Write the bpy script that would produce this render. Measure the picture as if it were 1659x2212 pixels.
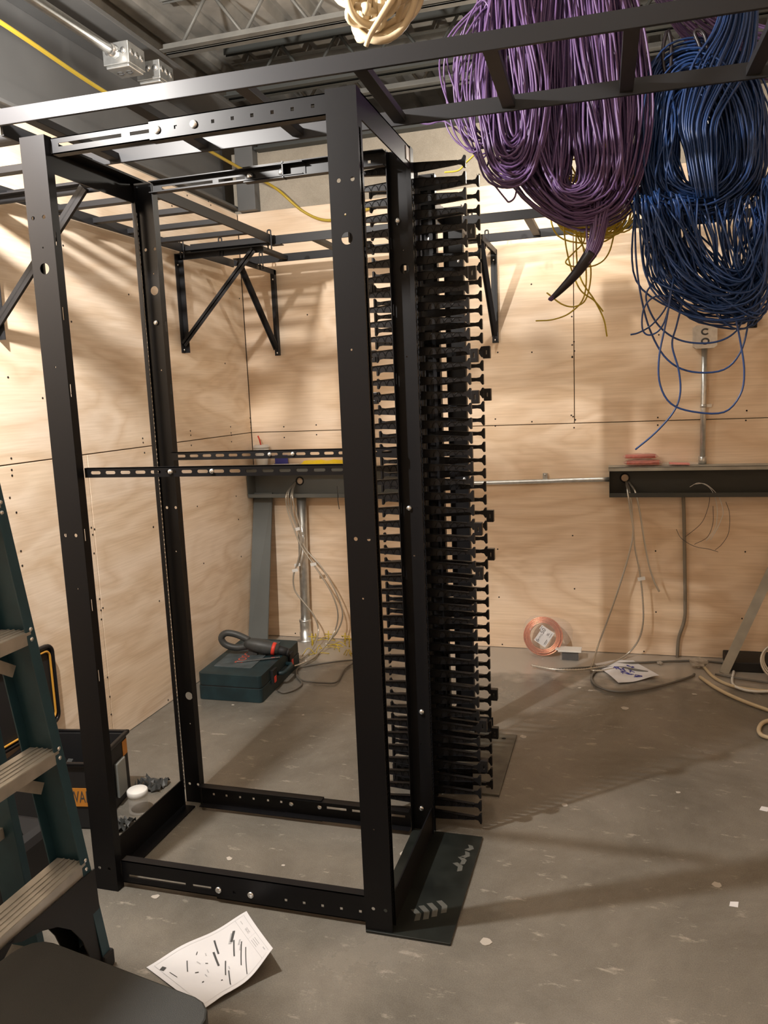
import bpy, bmesh, math, random
import numpy as np
from mathutils import Vector, Matrix
from mathutils.geometry import tessellate_polygon
for o in list(bpy.data.objects): bpy.data.objects.remove(o)
S = bpy.context.scene
C = S.collection
PI = math.pi
# ------------------------------------------------------------------ camera, world, lights, exposure
cam = bpy.data.objects.new('camera', bpy.data.cameras.new('camera')); C.objects.link(cam)
R = [[0.958744, -0.284263, -0.002233], [0.281239, 0.94734, 0.153143], [-0.041417, -0.147453, 0.988202]]
cam.matrix_world = Matrix([[R[i][0], R[i][2], -R[i][1], (1.5065, -1.8489, 1.4351)[i]] for i in range(3)] + [[0, 0, 0, 1]])
cam.data.lens = 27.952; cam.data.sensor_width = 36; cam.data.sensor_fit = 'AUTO'
cam.data.clip_start = 0.02
S.camera = cam
S.view_settings.view_transform = 'Standard'; S.view_settings.look = 'None'
S.view_settings.gamma = 1; S.view_settings.use_curve_mapping = False
S.view_settings.exposure = 0.20
w = bpy.data.worlds.new('world'); S.world = w; w.use_nodes = True
w.node_tree.nodes['Background'].inputs[0].default_value = (1.0, 0.93, 0.85, 1)
w.node_tree.nodes['Background'].inputs[1].default_value = 0.04
def light(name, kind, loc, energy, color, size=0.05, rot=None, sy=None):
    l = bpy.data.lights.new(name, kind); l.energy = energy; l.color = color
    if kind == 'AREA':
        l.shape = 'RECTANGLE'; l.size = size; l.size_y = sy or size
    else: l.shadow_soft_size = size
    o = bpy.data.objects.new(name, l); C.objects.link(o); o.location = loc
    if rot: o.rotation_euler = rot
    return o
LA = (0.0, -0.42, 2.40)     # hanging bulb left of the camera, beside the rack
LB = (1.12, 2.02, 2.44)     # work light above the back wall cable ladder
LC = (1.6, -1.3, 3.0)      # added fill light behind the camera, stands in for bounce
light('bulb_light', 'POINT', LA, 215, (1.0, 0.955, 0.90), 0.03)
light('work_lamp_light', 'POINT', LB, 19, (1.0, 0.93, 0.82), 0.05)
light('rear_fill_light', 'POINT', LC, 9, (1.0, 0.95, 0.88), 0.12)

# ------------------------------------------------------------------ materials
MT = {}
def mat(name, col, rough=0.5, metal=0.0, spec=0.5, noise=0, nscale=8, bump=0, bscale=60, alpha=1, trans=0, coat=0, emit=0, ior=1.45):
    m = bpy.data.materials.new(name); m.use_nodes = True; nt = m.node_tree; b = nt.nodes['Principled BSDF']
    b.inputs['Base Color'].default_value = (*col, 1); b.inputs['Roughness'].default_value = rough
    b.inputs['Metallic'].default_value = metal; b.inputs['Specular IOR Level'].default_value = spec
    b.inputs['Alpha'].default_value = alpha; b.inputs['Transmission Weight'].default_value = trans
    b.inputs['Coat Weight'].default_value = coat; b.inputs['IOR'].default_value = ior
    if emit:
        b.inputs['Emission Color'].default_value = (*col, 1); b.inputs['Emission Strength'].default_value = emit
    tc = nt.nodes.new('ShaderNodeTexCoord')
    if noise:
        n = nt.nodes.new('ShaderNodeTexNoise'); n.inputs['Scale'].default_value = nscale; n.inputs['Detail'].default_value = 5
        nt.links.new(tc.outputs['Object'], n.inputs['Vector'])
        r = nt.nodes.new('ShaderNodeValToRGB')
        r.color_ramp.elements[0].position = .3; r.color_ramp.elements[1].position = .7
        r.color_ramp.elements[0].color = (*[c*(1-noise) for c in col], 1); r.color_ramp.elements[1].color = (*[min(1, c*(1+noise)) for c in col], 1)
        nt.links.new(n.outputs['Fac'], r.inputs['Fac']); nt.links.new(r.outputs['Color'], b.inputs['Base Color'])
    if bump:
        n = nt.nodes.new('ShaderNodeTexNoise'); n.inputs['Scale'].default_value = bscale
        nt.links.new(tc.outputs['Object'], n.inputs['Vector'])
        bp = nt.nodes.new('ShaderNodeBump'); bp.inputs['Strength'].default_value = bump; bp.inputs['Distance'].default_value = .002
        nt.links.new(n.outputs['Fac'], bp.inputs['Height']); nt.links.new(bp.outputs['Normal'], b.inputs['Normal'])
    MT[name] = m; return m
BLK = mat('black_powder_coat', (.006, .006, .007), .42, 0, .24)
LAD = mat('black_ladder_paint', (.020, .020, .022), .45, 0, .26)
PLB = mat('black_plastic', (.007, .007, .008), .32, 0, .38)
GRYM = mat('grey_painted_steel', (.13, .14, .135), .45, .0, .5, noise=.08, nscale=4)
GIRD = mat('grey_primer_steel', (.12, .12, .118), .55, 0, .4, noise=.14, nscale=2.5)
JOI = mat('joist_primer', (.14, .137, .125), .5, .2, .4, noise=.15, nscale=14)
JOD = mat('dark_joist_paint', (.045, .048, .045), .5, 0, .4)
ZINC = mat('galvanized_steel', (.62, .63, .62), .32, .85, .5, noise=.12, nscale=40)
DECK = mat('galvanized_deck', (.50, .475, .43), .36, .4, .5, noise=.25, nscale=7)
BOLT = mat('zinc_bolt', (.75, .76, .76), .25, .9)
ALU = mat('mill_aluminium', (.42, .40, .36), .42, .5, noise=.15, nscale=20)
MCM = mat('armored_steel_jacket', (.58, .55, .49), .33, .7)
LADR = mat('teal_fiberglass', (.018, .055, .075), .45, 0, .5, noise=.1, nscale=30)
DRK = mat('dark_rubber', (.012, .012, .013), .6)
PUR = mat('purple_cable_jacket', (.118, .066, .172), .36, 0, .5, noise=.10, nscale=3)
BLU = mat('blue_cable_jacket', (.012, .040, .140), .34, 0, .5, noise=.12, nscale=3)
YEL = mat('yellow_cable_jacket', (.62, .46, .04), .4)
YEL2 = mat('yellow_rope_cable', (.45, .32, .03), .4)
BEI = mat('beige_cable_jacket', (.58, .47, .31), .4)
TAPE = mat('dark_vinyl_tape', (.012, .008, .012), .35)
WHT = mat('white_plastic', (.72, .71, .68), .4)
PAP = mat('white_paper', (.66, .65, .66), .7)
INK = mat('printed_ink', (.06, .06, .06), .7)
INKG = mat('grey_print', (.42, .42, .43), .7)
PEN = mat('blue_marker_ink', (.05, .05, .28), .6)
RED = mat('red_plastic', (.65, .05, .03), .4)
REDP = mat('worn_red_print', (.55, .09, .05), .6)
YBAG = mat('yellow_plastic_bag', (.80, .58, .02), .35, bump=.8, bscale=30)
PNK = mat('red_cable_ties', (.60, .13, .09), .4, noise=.4, nscale=60)
CLR = mat('clear_plastic_film', (.9, .88, .88), .15, 0, .5, alpha=.10, bump=.8, bscale=60)
CLRP = mat('clear_pink_film', (.85, .45, .40), .2, 0, .5, alpha=.32, bump=.8, bscale=60)
COP = mat('bare_copper', (.80, .36, .22), .25, .85)
CASE = mat('dark_teal_plastic', (.010, .026, .031), .5, 0, .5, noise=.35, nscale=12)
CASET = mat('dusty_case_panel', (.06, .075, .08), .6, 0, .4, noise=.3, nscale=20)
TOOL = mat('tool_grey_rubber', (.045, .046, .044), .5, noise=.2, nscale=25)
SILV = mat('polished_steel', (.7, .7, .7), .2, .9)
TRIM = mat('orange_yellow_trim', (.60, .30, .04), .5)
ORL = mat('orange_label', (.55, .22, .03), .5)
LID = mat('dark_grey_lid', (.030, .031, .029), .55, 0, .4, bump=.35, bscale=700)
GLS = mat('clear_jar', (.8, .8, .78), .1, 0, .5, alpha=.16)
DUST = mat('plaster_dust', (.42, .38, .33), .9)
SMR = mat('grey_dust_smear', (.085, .085, .075), .7)
PLT = mat('scuffed_black_plate', (.014, .016, .014), .30, 0, .5, noise=.4, nscale=12)
PLT2 = mat('dusty_black_plate', (.085, .08, .065), .45, 0, .4, noise=.4, nscale=14)
SCR = mat('screw_hole_dark', (.02, .014, .01), .7)
CORD = mat('grey_cord', (.12, .11, .095), .5)
LAMPM = mat('lit_lamp_glass', (1, .86, .66), .4, emit=25)

def plywood(name, base, seed, axis):
    m = bpy.data.materials.new(name); m.use_nodes = True; nt = m.node_tree; b = nt.nodes['Principled BSDF']
    N = nt.nodes.new; L = nt.links.new
    tc = N('ShaderNodeTexCoord'); mp = N('ShaderNodeMapping'); mp.inputs['Location'].default_value = (seed, seed*1.7, seed*.6)
    mp.inputs['Scale'].default_value = (1.0, 1.0, 3.2)
    L(tc.outputs['Object'], mp.inputs['Vector'])
    n1 = N('ShaderNodeTexNoise'); n1.inputs['Scale'].default_value = 1.1; n1.inputs['Detail'].default_value = 3; n1.inputs['Distortion'].default_value = .6
    L(mp.outputs[0], n1.inputs['Vector'])
    mul = N('ShaderNodeMath'); mul.operation = 'MULTIPLY'; mul.inputs[1].default_value = 6.0; L(n1.outputs['Fac'], mul.inputs[0])
    pp = N('ShaderNodeMath'); pp.operation = 'PINGPONG'; pp.inputs[1].default_value = .5; L(mul.outputs[0], pp.inputs[0])
    mp2 = N('ShaderNodeMapping'); mp2.inputs['Scale'].default_value = (2.2, 2.2, 60); L(tc.outputs['Object'], mp2.inputs['Vector'])
    n2 = N('ShaderNodeTexNoise'); n2.inputs['Scale'].default_value = 2.5; n2.inputs['Detail'].default_value = 5; L(mp2.outputs[0], n2.inputs['Vector'])
    n3 = N('ShaderNodeTexNoise'); n3.inputs['Scale'].default_value = 1.3; n3.inputs['Detail'].default_value = 2; L(mp.outputs[0], n3.inputs['Vector'])
    r = N('ShaderNodeValToRGB'); e = r.color_ramp.elements
    e[0].position = 0; e[0].color = (base[0]*.87, base[1]*.82, base[2]*.76, 1); e[1].position = .40; e[1].color = (*base, 1)
    L(pp.outputs[0], r.inputs['Fac'])
    r2 = N('ShaderNodeValToRGB'); f = r2.color_ramp.elements; f[0].position = .3; f[1].position = .7
    f[0].color = (.92, .90, .87, 1); f[1].color = (1.05, 1.05, 1.06, 1); L(n2.outputs['Fac'], r2.inputs['Fac'])
    r3 = N('ShaderNodeValToRGB'); g = r3.color_ramp.elements; g[0].position = .35; g[1].position = .65
    g[0].color = (.98, .92, .84, 1); g[1].color = (1.03, 1.0, .98, 1); L(n3.outputs['Fac'], r3.inputs['Fac'])
    m1 = N('ShaderNodeMixRGB'); m1.blend_type = 'MULTIPLY'; m1.inputs[0].default_value = 1; L(r.outputs[0], m1.inputs[1]); L(r2.outputs[0], m1.inputs[2])
    m2 = N('ShaderNodeMixRGB'); m2.blend_type = 'MULTIPLY'; m2.inputs[0].default_value = 1; L(m1.outputs[0], m2.inputs[1]); L(r3.outputs[0], m2.inputs[2])
    L(m2.outputs[0], b.inputs['Base Color']); b.inputs['Roughness'].default_value = .55; b.inputs['Specular IOR Level'].default_value = .3
    MT[name] = m; return m
PLYB = plywood('plywood_back', (.83, .695, .55), 3.1, 0)
PLYL = plywood('plywood_left', (.86, .755, .63), 7.7, 1)
def concrete(name, c0, c1, rough, scale, spots=True):
    m = bpy.data.materials.new(name); m.use_nodes = True; nt = m.node_tree; b = nt.nodes['Principled BSDF']
    N = nt.nodes.new; L = nt.links.new
    tc = N('ShaderNodeTexCoord')
    n1 = N('ShaderNodeTexNoise'); n1.inputs['Scale'].default_value = scale; n1.inputs['Detail'].default_value = 8; n1.inputs['Roughness'].default_value = .70; n1.inputs['Distortion'].default_value = .4
    L(tc.outputs['Object'], n1.inputs['Vector'])
    r = N('ShaderNodeValToRGB'); e = r.color_ramp.elements; e[0].position = .22; e[1].position = .72; e[0].color = (*c0, 1); e[1].color = (*c1, 1)
    L(n1.outputs['Fac'], r.inputs['Fac'])
    n2 = N('ShaderNodeTexNoise'); n2.inputs['Scale'].default_value = 320; n2.inputs['Detail'].default_value = 2; L(tc.outputs['Object'], n2.inputs['Vector'])
    r2 = N('ShaderNodeValToRGB'); f = r2.color_ramp.elements; f[0].position = .35; f[1].position = .65; f[0].color = (.86, .86, .86, 1); f[1].color = (1.06, 1.06, 1.06, 1)
    L(n2.outputs['Fac'], r2.inputs['Fac'])
    mx = N('ShaderNodeMixRGB'); mx.blend_type = 'MULTIPLY'; mx.inputs[0].default_value = 1; L(r.outputs[0], mx.inputs[1]); L(r2.outputs[0], mx.inputs[2])
    out = mx
    if spots:   # pale plaster scuffs, streaks and dots that lie on the slab
        mp = N('ShaderNodeMapping'); mp.inputs['Rotation'].default_value = (0, 0, .5); mp.inputs['Scale'].default_value = (1, 2.4, 1); L(tc.outputs['Object'], mp.inputs['Vector'])
        n3 = N('ShaderNodeTexNoise'); n3.inputs['Scale'].default_value = 9; n3.inputs['Detail'].default_value = 6; n3.inputs['Roughness'].default_value = .7; L(mp.outputs[0], n3.inputs['Vector'])
        r3 = N('ShaderNodeValToRGB'); g = r3.color_ramp.elements; g[0].position = .60; g[1].position = .72; g[0].color = (0, 0, 0, 1); g[1].color = (.55, .55, .55, 1)
        L(n3.outputs['Fac'], r3.inputs['Fac'])
        # dust is thicker along the foot of the back wall
        sp = N('ShaderNodeSeparateXYZ'); L(tc.outputs['Object'], sp.inputs[0])
        n4 = N('ShaderNodeTexNoise'); n4.inputs['Scale'].default_value = 5; n4.inputs['Detail'].default_value = 5; L(tc.outputs['Object'], n4.inputs['Vector'])
        mr = N('ShaderNodeMath'); mr.operation = 'MULTIPLY_ADD'; mr.inputs[1].default_value = .55; L(n4.outputs['Fac'], mr.inputs[0]); L(sp.outputs['Y'], mr.inputs[2])
        r4 = N('ShaderNodeMapRange'); r4.inputs['From Min'].default_value = 2.24; r4.inputs['From Max'].default_value = 2.36; r4.inputs['To Max'].default_value = .72; L(mr.outputs[0], r4.inputs['Value'])
        mxm = N('ShaderNodeMath'); mxm.operation = 'MAXIMUM'; L(r3.outputs[0], mxm.inputs[0]); L(r4.outputs[0], mxm.inputs[1])
        m3 = N('ShaderNodeMixRGB'); m3.inputs[2].default_value = (.47, .42, .36, 1); L(mxm.outputs[0], m3.inputs[0]); L(mx.outputs[0], m3.inputs[1]); out = m3
    L(out.outputs[0], b.inputs['Base Color']); b.inputs['Specular IOR Level'].default_value = .5
    rr = N('ShaderNodeMapRange'); rr.inputs['To Min'].default_value = rough-.05; rr.inputs['To Max'].default_value = rough+.10; L(n1.outputs['Fac'], rr.inputs['Value']); L(rr.outputs[0], b.inputs['Roughness'])
    bp = N('ShaderNodeBump'); bp.inputs['Strength'].default_value = .15; bp.inputs['Distance'].default_value = .003; L(n2.outputs['Fac'], bp.inputs['Height']); L(bp.outputs[0], b.inputs['Normal'])
    MT[name] = m; return m
FLO = concrete('floor_concrete', (.088, .080, .066), (.222, .202, .172), .23, 1.7)
CMU = concrete('upper_wall_concrete', (.25, .22, .17), (.42, .37, .30), .8, 3.0, False)

# ------------------------------------------------------------------ mesh helpers
class MB:
    def __init__(s): s.v = []; s.f = []; s.mi = []; s.cur = 0; s.smooth = []; s.sm = False
    def add(s, vs, fs, sm=None):
        n = len(s.v); s.v.extend([tuple(map(float, q)) for q in vs]); s.f.extend([tuple(i+n for i in f) for f in fs])
        s.mi.extend([s.cur]*len(fs)); s.smooth.extend([s.sm if sm is None else sm]*len(fs)); return s
    def box(s, a, b):
        x0, x1 = sorted((a[0], b[0])); y0, y1 = sorted((a[1], b[1])); z0, z1 = sorted((a[2], b[2]))
        return s.add([(x0,y0,z0),(x1,y0,z0),(x1,y1,z0),(x0,y1,z0),(x0,y0,z1),(x1,y0,z1),(x1,y1,z1),(x0,y1,z1)],
                     [(0,3,2,1),(4,5,6,7),(0,1,5,4),(1,2,6,5),(2,3,7,6),(3,0,4,7)], False)
    def bar(s, p, q, w, h, up=(0,0,1)):      # rectangular bar from p to q, w sideways, h along up
        p, q, up = Vector(p), Vector(q), Vector(up); d = (q-p).normalized(); sx = d.cross(up).normalized(); u = sx.cross(d)
        c = [sx*(a*w/2)+u*(b*h/2) for a, b in ((-1,-1),(1,-1),(1,1),(-1,1))]
        return s.add([p+k for k in c]+[q+k for k in c], [(3,2,1,0),(4,5,6,7),(0,1,5,4),(1,2,6,5),(2,3,7,6),(3,0,4,7)], False)
    def tube(s, pts, r, n=8, caps=True, closed=False, rs=None):
        P = np.array([tuple(p) for p in pts], float); m = len(P)
        if closed: T = np.roll(P, -1, 0)-np.roll(P, 1, 0)
        else:
            T = np.empty_like(P); T[1:-1] = P[2:]-P[:-2]; T[0] = P[1]-P[0]; T[-1] = P[-1]-P[-2]
        T /= np.linalg.norm(T, axis=1)[:, None]+1e-12
        u = np.cross(T[0], (0, 0, 1.)); 
        if np.linalg.norm(u) < .05: u = np.cross(T[0], (1., 0, 0))
        u /= np.linalg.norm(u); U = np.empty_like(P)
        for i in range(m):
            u = u-T[i]*(u@T[i]); u /= np.linalg.norm(u)+1e-12; U[i] = u
        V = np.cross(T, U); a = np.arange(n)*2*PI/n
        rr = np.full(m, r) if rs is None else np.array(rs)
        X = P[:, None, :]+rr[:, None, None]*(np.cos(a)[None, :, None]*U[:, None, :]+np.sin(a)[None, :, None]*V[:, None, :])
        fs = []; k = m if closed else m-1
        for i in range(k):
            i2 = (i+1) % m
            for j in range(n):
                j2 = (j+1) % n; fs.append((i*n+j, i*n+j2, i2*n+j2, i2*n+j))
        if caps and not closed: fs += [tuple(range(n-1, -1, -1)), tuple((m-1)*n+j for j in range(n))]
        return s.add(X.reshape(-1, 3), fs, True)
    def cyl(s, p, q, r, n=16, r2=None): return s.tube([p, q], r, n, rs=[r, r if r2 is None else r2])
    def lathe(s, prof, c=(0,0,0), n=24):
        vs = []; fs = []
        for r, z in prof: vs += [(c[0]+r*math.cos(2*PI*j/n), c[1]+r*math.sin(2*PI*j/n), c[2]+z) for j in range(n)]
        for i in range(len(prof)-1):
            for j in range(n): fs.append((i*n+j, i*n+(j+1) % n, (i+1)*n+(j+1) % n, (i+1)*n+j))
        fs += [tuple(range(n-1, -1, -1)), tuple((len(prof)-1)*n+j for j in range(n))]
        return s.add(vs, fs, True)
    def plate(s, outer, holes, th, fn):      # 2D outline with holes, thickness th along local z; fn(x,y,z)->world
        polys = [[Vector((x, y, 0)) for x, y in outer]]+[[Vector((x, y, 0)) for x, y in h] for h in holes]
        tris = tessellate_polygon(polys); flat = [p for q in polys for p in q]; n = len(flat)
        vs = [fn(p.x, p.y, 0) for p in flat]+[fn(p.x, p.y, th) for p in flat]
        fs = [(a, b, c) for a, b, c in tris]+[(c+n, b+n, a+n) for a, b, c in tris]
        k = 0
        for q in polys:
            m = len(q)
            for i in range(m): fs.append((k+i, k+(i+1) % m, n+k+(i+1) % m, n+k+i))
            k += m
        return s.add(vs, fs, False)
    def build(s, name, mats, parent=None, bevel=0, loc=None, link=True):
        me = bpy.data.meshes.new(name); me.from_pydata(s.v, [], s.f)
        mats = mats if isinstance(mats, (list, tuple)) else [mats]
        for m in mats: me.materials.append(m)
        me.polygons.foreach_set('material_index', s.mi); me.polygons.foreach_set('use_smooth', s.smooth)
        bm = bmesh.new(); bm.from_mesh(me)
        if len(bm.faces) < 20000: bmesh.ops.recalc_face_normals(bm, faces=bm.faces)
        bm.to_mesh(me); bm.free(); me.update()
        o = bpy.data.objects.new(name, me)
        if loc is not None:
            L = Vector(loc); me.transform(Matrix.Translation(-L)); o.location = L
        C.objects.link(o)
        if parent is not None:
            o.parent = parent
            o.matrix_parent_inverse = Matrix.Translation(-parent.location) if parent.type == 'EMPTY' or True else Matrix()
        if bevel:
            md = o.modifiers.new('bevel', 'BEVEL'); md.width = bevel; md.segments = 2; md.limit_method = 'ANGLE'; md.angle_limit = .7
        return o
def root(name, loc, label, cat, group=None):
    o = bpy.data.objects.new(name, None); C.objects.link(o); o.location = loc; o.empty_display_size = .05
    tag(o, label, cat, group); return o
def tag(o, label, cat, group=None, kind=None):
    if label: o['label'] = label
    if cat: o['category'] = cat
    if group: o['group'] = group
    if kind: o['kind'] = kind
    return o
def struct(o): o['kind'] = 'structure'; return o
def circ(x, y, r, n=14): return [(x+r*math.cos(2*PI*i/n), y+r*math.sin(2*PI*i/n)) for i in range(n)]
def rect(x, y, w, h): return [(x-w/2, y-h/2), (x+w/2, y-h/2), (x+w/2, y+h/2), (x-w/2, y+h/2)]
def slot(x, y, w, h, n=4):
    r = h/2; a = w/2-r
    return [(x+a+r*math.cos(t), y+r*math.sin(t)) for t in np.linspace(-PI/2, PI/2, n+1)]+[(x-a+r*math.cos(t), y+r*math.sin(t)) for t in np.linspace(PI/2, 1.5*PI, n+1)]
def smooth(pts, n=40, closed=False):
    P = np.array(pts, float); m = len(P)
    if closed: E = np.vstack([P[-1], P, P[0], P[1]]); segs = m
    else: E = np.vstack([2*P[0]-P[1], P, 2*P[-1]-P[-2]]); segs = m-1
    L = np.linalg.norm(E[2:2+segs]-E[1:1+segs], axis=1)**.5; cum = np.concatenate([[0], np.cumsum(L)]); out = []
    T = np.linspace(0, cum[-1], n+1 if closed else n)
    for t in (T[:-1] if closed else T):
        i = min(int(np.searchsorted(cum, t, side='right'))-1, segs-1); u = (t-cum[i])/(cum[i+1]-cum[i]+1e-9)
        a, b, c, d = E[i], E[i+1], E[i+2], E[i+3]
        out.append(.5*((2*b)+(-a+c)*u+(2*a-5*b+4*c-d)*u*u+(-a+3*b-3*c+d)*u**3))
    return np.array(out)
def text_mesh(mb, s, size, fn, depth=.0006, align='CENTER'):   # lettering laid on a surface by fn(x,y,z)
    cu = bpy.data.curves.new('t', 'FONT'); cu.body = s; cu.size = size; cu.align_x = align; cu.align_y = 'CENTER'; cu.resolution_u = 3
    o = bpy.data.objects.new('t', cu); C.objects.link(o); bpy.context.view_layer.update()
    me = bpy.data.meshes.new_from_object(o.evaluated_get(bpy.context.evaluated_depsgraph_get()))
    mb.add([fn(v.co.x, v.co.y, depth) for v in me.vertices], [tuple(p.vertices) for p in me.polygons], False)
    bpy.data.objects.remove(o)
def cable(name, pts, r, m, label, cat='cable', n=48, group=None, seg=8, raw=False):
    b = MB(); b.tube(smooth(pts, n), r, seg); o = b.build(name, m, loc=pts[0]); return tag(o, label, cat, group)

# ------------------------------------------------------------------ room
X0, X1, Y0, Y1, ZD = -.578, 3.3, -3.4, 2.447, 3.20
struct(MB().box((-1.2, Y0-.2, -.12), (X1+.2, Y1+.3, 0)).build('floor', FLO))
def dots(b, axis, val, P, out):   # screw heads and pilot holes in the plywood
    for (x, y, z) in P:
        q = {0: ((val, y, z), (val+out, y, z)), 1: ((x, val, z), (x, val+out, z))}[axis]
        b.tube(q, .0042, 7)
wl = struct(MB().box((-.80, Y0, 0), (-.60, Y1+.2, 2.49)).build('wall_left', CMU))
b = MB(); g = .0022
for (a, c, z0, z1) in ((Y0, -.30, 0, 1.239), (-.30, .918, 0, 1.239), (.918, Y1-.001, 0, 1.239), (Y0, -1.52, 1.239, 2.475), (-1.52, Y1-.001, 1.239, 2.475)):
    b.box((-.598, a+g, z0+g), (X0, c-g, z1-g))
b.build('plywood_sheet', PLYL, wl, bevel=.001)
b = MB(); dots(b, 0, X0, [(-0.578,0.496,1.261),(-0.578,0.492,1.220),(-0.578,0.491,1.200),(-0.578,0.468,1.123),(-0.578,0.492,1.066),(-0.578,0.493,0.924),(-0.578,0.492,0.870),(-0.578,0.691,1.471),(-0.578,0.886,2.447),(-0.578,0.862,1.486),(-0.578,0.524,1.547),(-0.578,0.901,0.939),(-0.578,0.921,0.929),(-0.578,0.906,0.909),(-0.578,0.903,0.831),(-0.578,0.910,0.635),(-0.578,0.926,0.592),(-0.578,0.912,0.586),(-0.578,0.909,0.547),(-0.578,0.912,0.292),(-0.578,0.915,0.205),(-0.578,0.913,0.126),(-0.578,1.348,0.863),(-0.578,1.346,0.510),(-0.578,1.349,0.018),(-0.578,0.896,2.057),(-0.578,1.312,1.914),(-0.578,0.902,1.767),(-0.578,1.612,2.370),(-0.578,1.750,1.288),(-0.578,1.751,1.266),(-0.578,2.188,1.286),(-0.578,2.189,1.252),(-0.578,2.193,1.239),(-0.578,2.440,1.324),(-0.578,2.443,1.300),(-0.578,2.444,1.267),(-0.578,1.748,1.215),(-0.578,2.187,1.203),(-0.578,2.455,1.212),(-0.578,2.197,0.894),(-0.578,2.206,0.759),(-0.578,1.761,0.900),(-0.578,2.208,0.543),(-0.578,1.782,0.596),(-0.578,1.324,1.278),(-0.578,1.325,1.259),(-0.578,1.329,1.212),(-0.578,1.349,0.865),(-0.578,2.175,1.634),(-0.578,2.449,1.747),(-0.578,2.458,1.728),(-0.578,2.115,2.474),(-0.578,2.138,2.460),(-0.578,1.895,2.457),(-0.578,2.405,2.004),(-0.578,1.741,2.360),(-0.578,1.739,2.375)], .0012)
b.build('screw_marks', SCR, wl)
wb = struct(MB().box((-.60, 2.468, 0), (X1+.2, 2.66, 2.80)).build('wall_back', CMU))
b = MB()
for (a, c, z0, z1) in ((X0+.001, .50, 0, 1.239), (.50, 2.94, 0, 1.239), (2.94, X1, 0, 1.239), (X0+.001, 1.278, 1.239, 2.475), (1.278, X1, 1.239, 2.475)):
    b.box((a+g, Y1, z0+g), (c-g, 2.466, z1-g))
b.build('plywood_sheet', PLYB, wb, bevel=.001)
b = MB(); dots(b, 1, Y1, [(-0.369,2.447,1.267),(-0.370,2.447,1.205),(-0.167,2.447,1.272),(-0.168,2.447,1.216),(0.077,2.447,1.823),(-0.185,2.447,1.891),(1.268,2.447,1.785),(1.269,2.447,1.642),(1.278,2.447,1.658),(1.280,2.447,1.611),(1.269,2.447,1.583),(1.269,2.447,1.579),(1.271,2.447,1.274),(1.262,2.447,1.281),(1.283,2.447,1.257),(1.276,2.447,1.216),(1.058,2.447,1.254),(1.691,2.447,1.256),(1.691,2.447,1.218),(2.106,2.447,1.277),(2.103,2.447,1.229),(1.265,2.447,0.641),(1.273,2.447,0.349),(1.686,2.447,0.564),(1.691,2.447,0.236),(1.632,2.447,0.017),(2.109,2.447,0.218),(2.116,2.447,0.567),(1.692,2.447,1.668),(2.106,2.447,1.277),(0.864,2.447,1.274),(0.863,2.447,1.237),(0.862,2.447,0.561),(0.864,2.447,0.289),(0.877,2.447,0.017),(0.884,2.447,1.625),(1.065,2.447,1.962),(1.063,2.447,1.616),(0.806,2.447,2.532),(-0.451,2.447,2.483),(-0.604,2.447,2.511),(-0.552,2.447,0.893),(-0.374,2.447,0.022),(-0.072,2.447,0.016)], -.0012)
b.build('screw_marks', SCR, wb)
struct(MB().box((X1, Y0, 0), (X1+.2, Y1+.2, ZD)).build('wall_right', PLYB))
struct(MB().box((-.80, Y0-.2, 0), (X1+.2, Y0, ZD)).build('wall_front', PLYB))
struct(MB().box((-1.2, 4.3, 2.4), (X1+.2, 4.45, ZD+.05)).build('wall_beyond', CMU))
struct(MB().box((-1.25, Y0-.2, 2.3), (-.80, 4.4, ZD+.05)).build('wall_upper_left', CMU))
# ribbed steel deck, ribs run away from the camera
b = MB(); prof = []; x = -1.0
while x < X1+.2:
    prof += [(x, ZD), (x+.092, ZD), (x+.108, ZD+.042), (x+.154, ZD+.042), (x+.170, ZD)]; x += .170
vs = [(x, y, z) for y in (Y0-.2, 4.4) for x, z in prof]; n = len(prof)
b.add(vs, [(i, i+1, n+i+1, n+i) for i in range(n-1)], False)
b.add([(-1, Y0-.2, ZD+.2), (X1+.3, Y0-.2, ZD+.2), (X1+.3, 4.4, ZD+.2), (-1, 4.4, ZD+.2)], [(0, 1, 2, 3)], False)
struct(b.build('ceiling', DECK))
# steel girder over the left wall, column in the corner
b = MB(); b.box((-.665, Y0, 2.505), (-.650, 2.46, 2.915)); b.box((-.76, Y0, 2.492), (-.556, 2.46, 2.506)); b.box((-.76, Y0, 2.915), (-.40, 2.46, 2.935))
tag(b.build('steel_girder', GIRD, bevel=.002), 'grey primed steel girder running above the left plywood wall', 'girder')
tag(MB().box((-.549, 2.40, 2.477), (-.44, 2.467, 2.914)).build('steel_column', GIRD, bevel=.004), 'short dark grey column stub in the corner above the plywood', 'column')
b = MB(); b.box((-.43, 2.40, 2.790), (3.2, 2.4665, 2.802)); b.box((-.43, 2.455, 2.802), (3.2, 2.4665, 2.85))
tag(b.build('ledger_angle', JOD), 'dark steel angle ledger high on the back wall under the deck', 'angle')
def joist(name, Y, zc, m, label, x0=-.40, x1=X1, h=.24, step=.30, off=0):
    r = root(name, (x0, Y, zc), label, 'joist', 'open web joists under the deck')
    for z in (zc, zc+h):
        s = 1 if z == zc else -1
        b = MB()
        for sd in (-1, 1):
            b.box((x0, Y+sd*.010, z), (x1, Y+sd*.013, z+s*.035)); b.box((x0, Y+sd*.010, z), (x1, Y+sd*.045, z+s*.004))
        b.build('chord', m, r)
    b = MB(); x = x0+.03+off; k = 0; P = []
    while x < x1-.1:
        P.append((x, Y, zc+.02 if k % 2 == 0 else zc+h-.02)); x += step/2; k += 1
    for i in range(len(P)-1): b.cyl(P[i], P[i+1], .0075, 8)
    b.build('web_rods', m, r)
    return r
joist('bar_joist', 1.475, 2.937, JOI, 'pale bar joist nearest the camera, crossing the top of the picture', off=.05)
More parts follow.
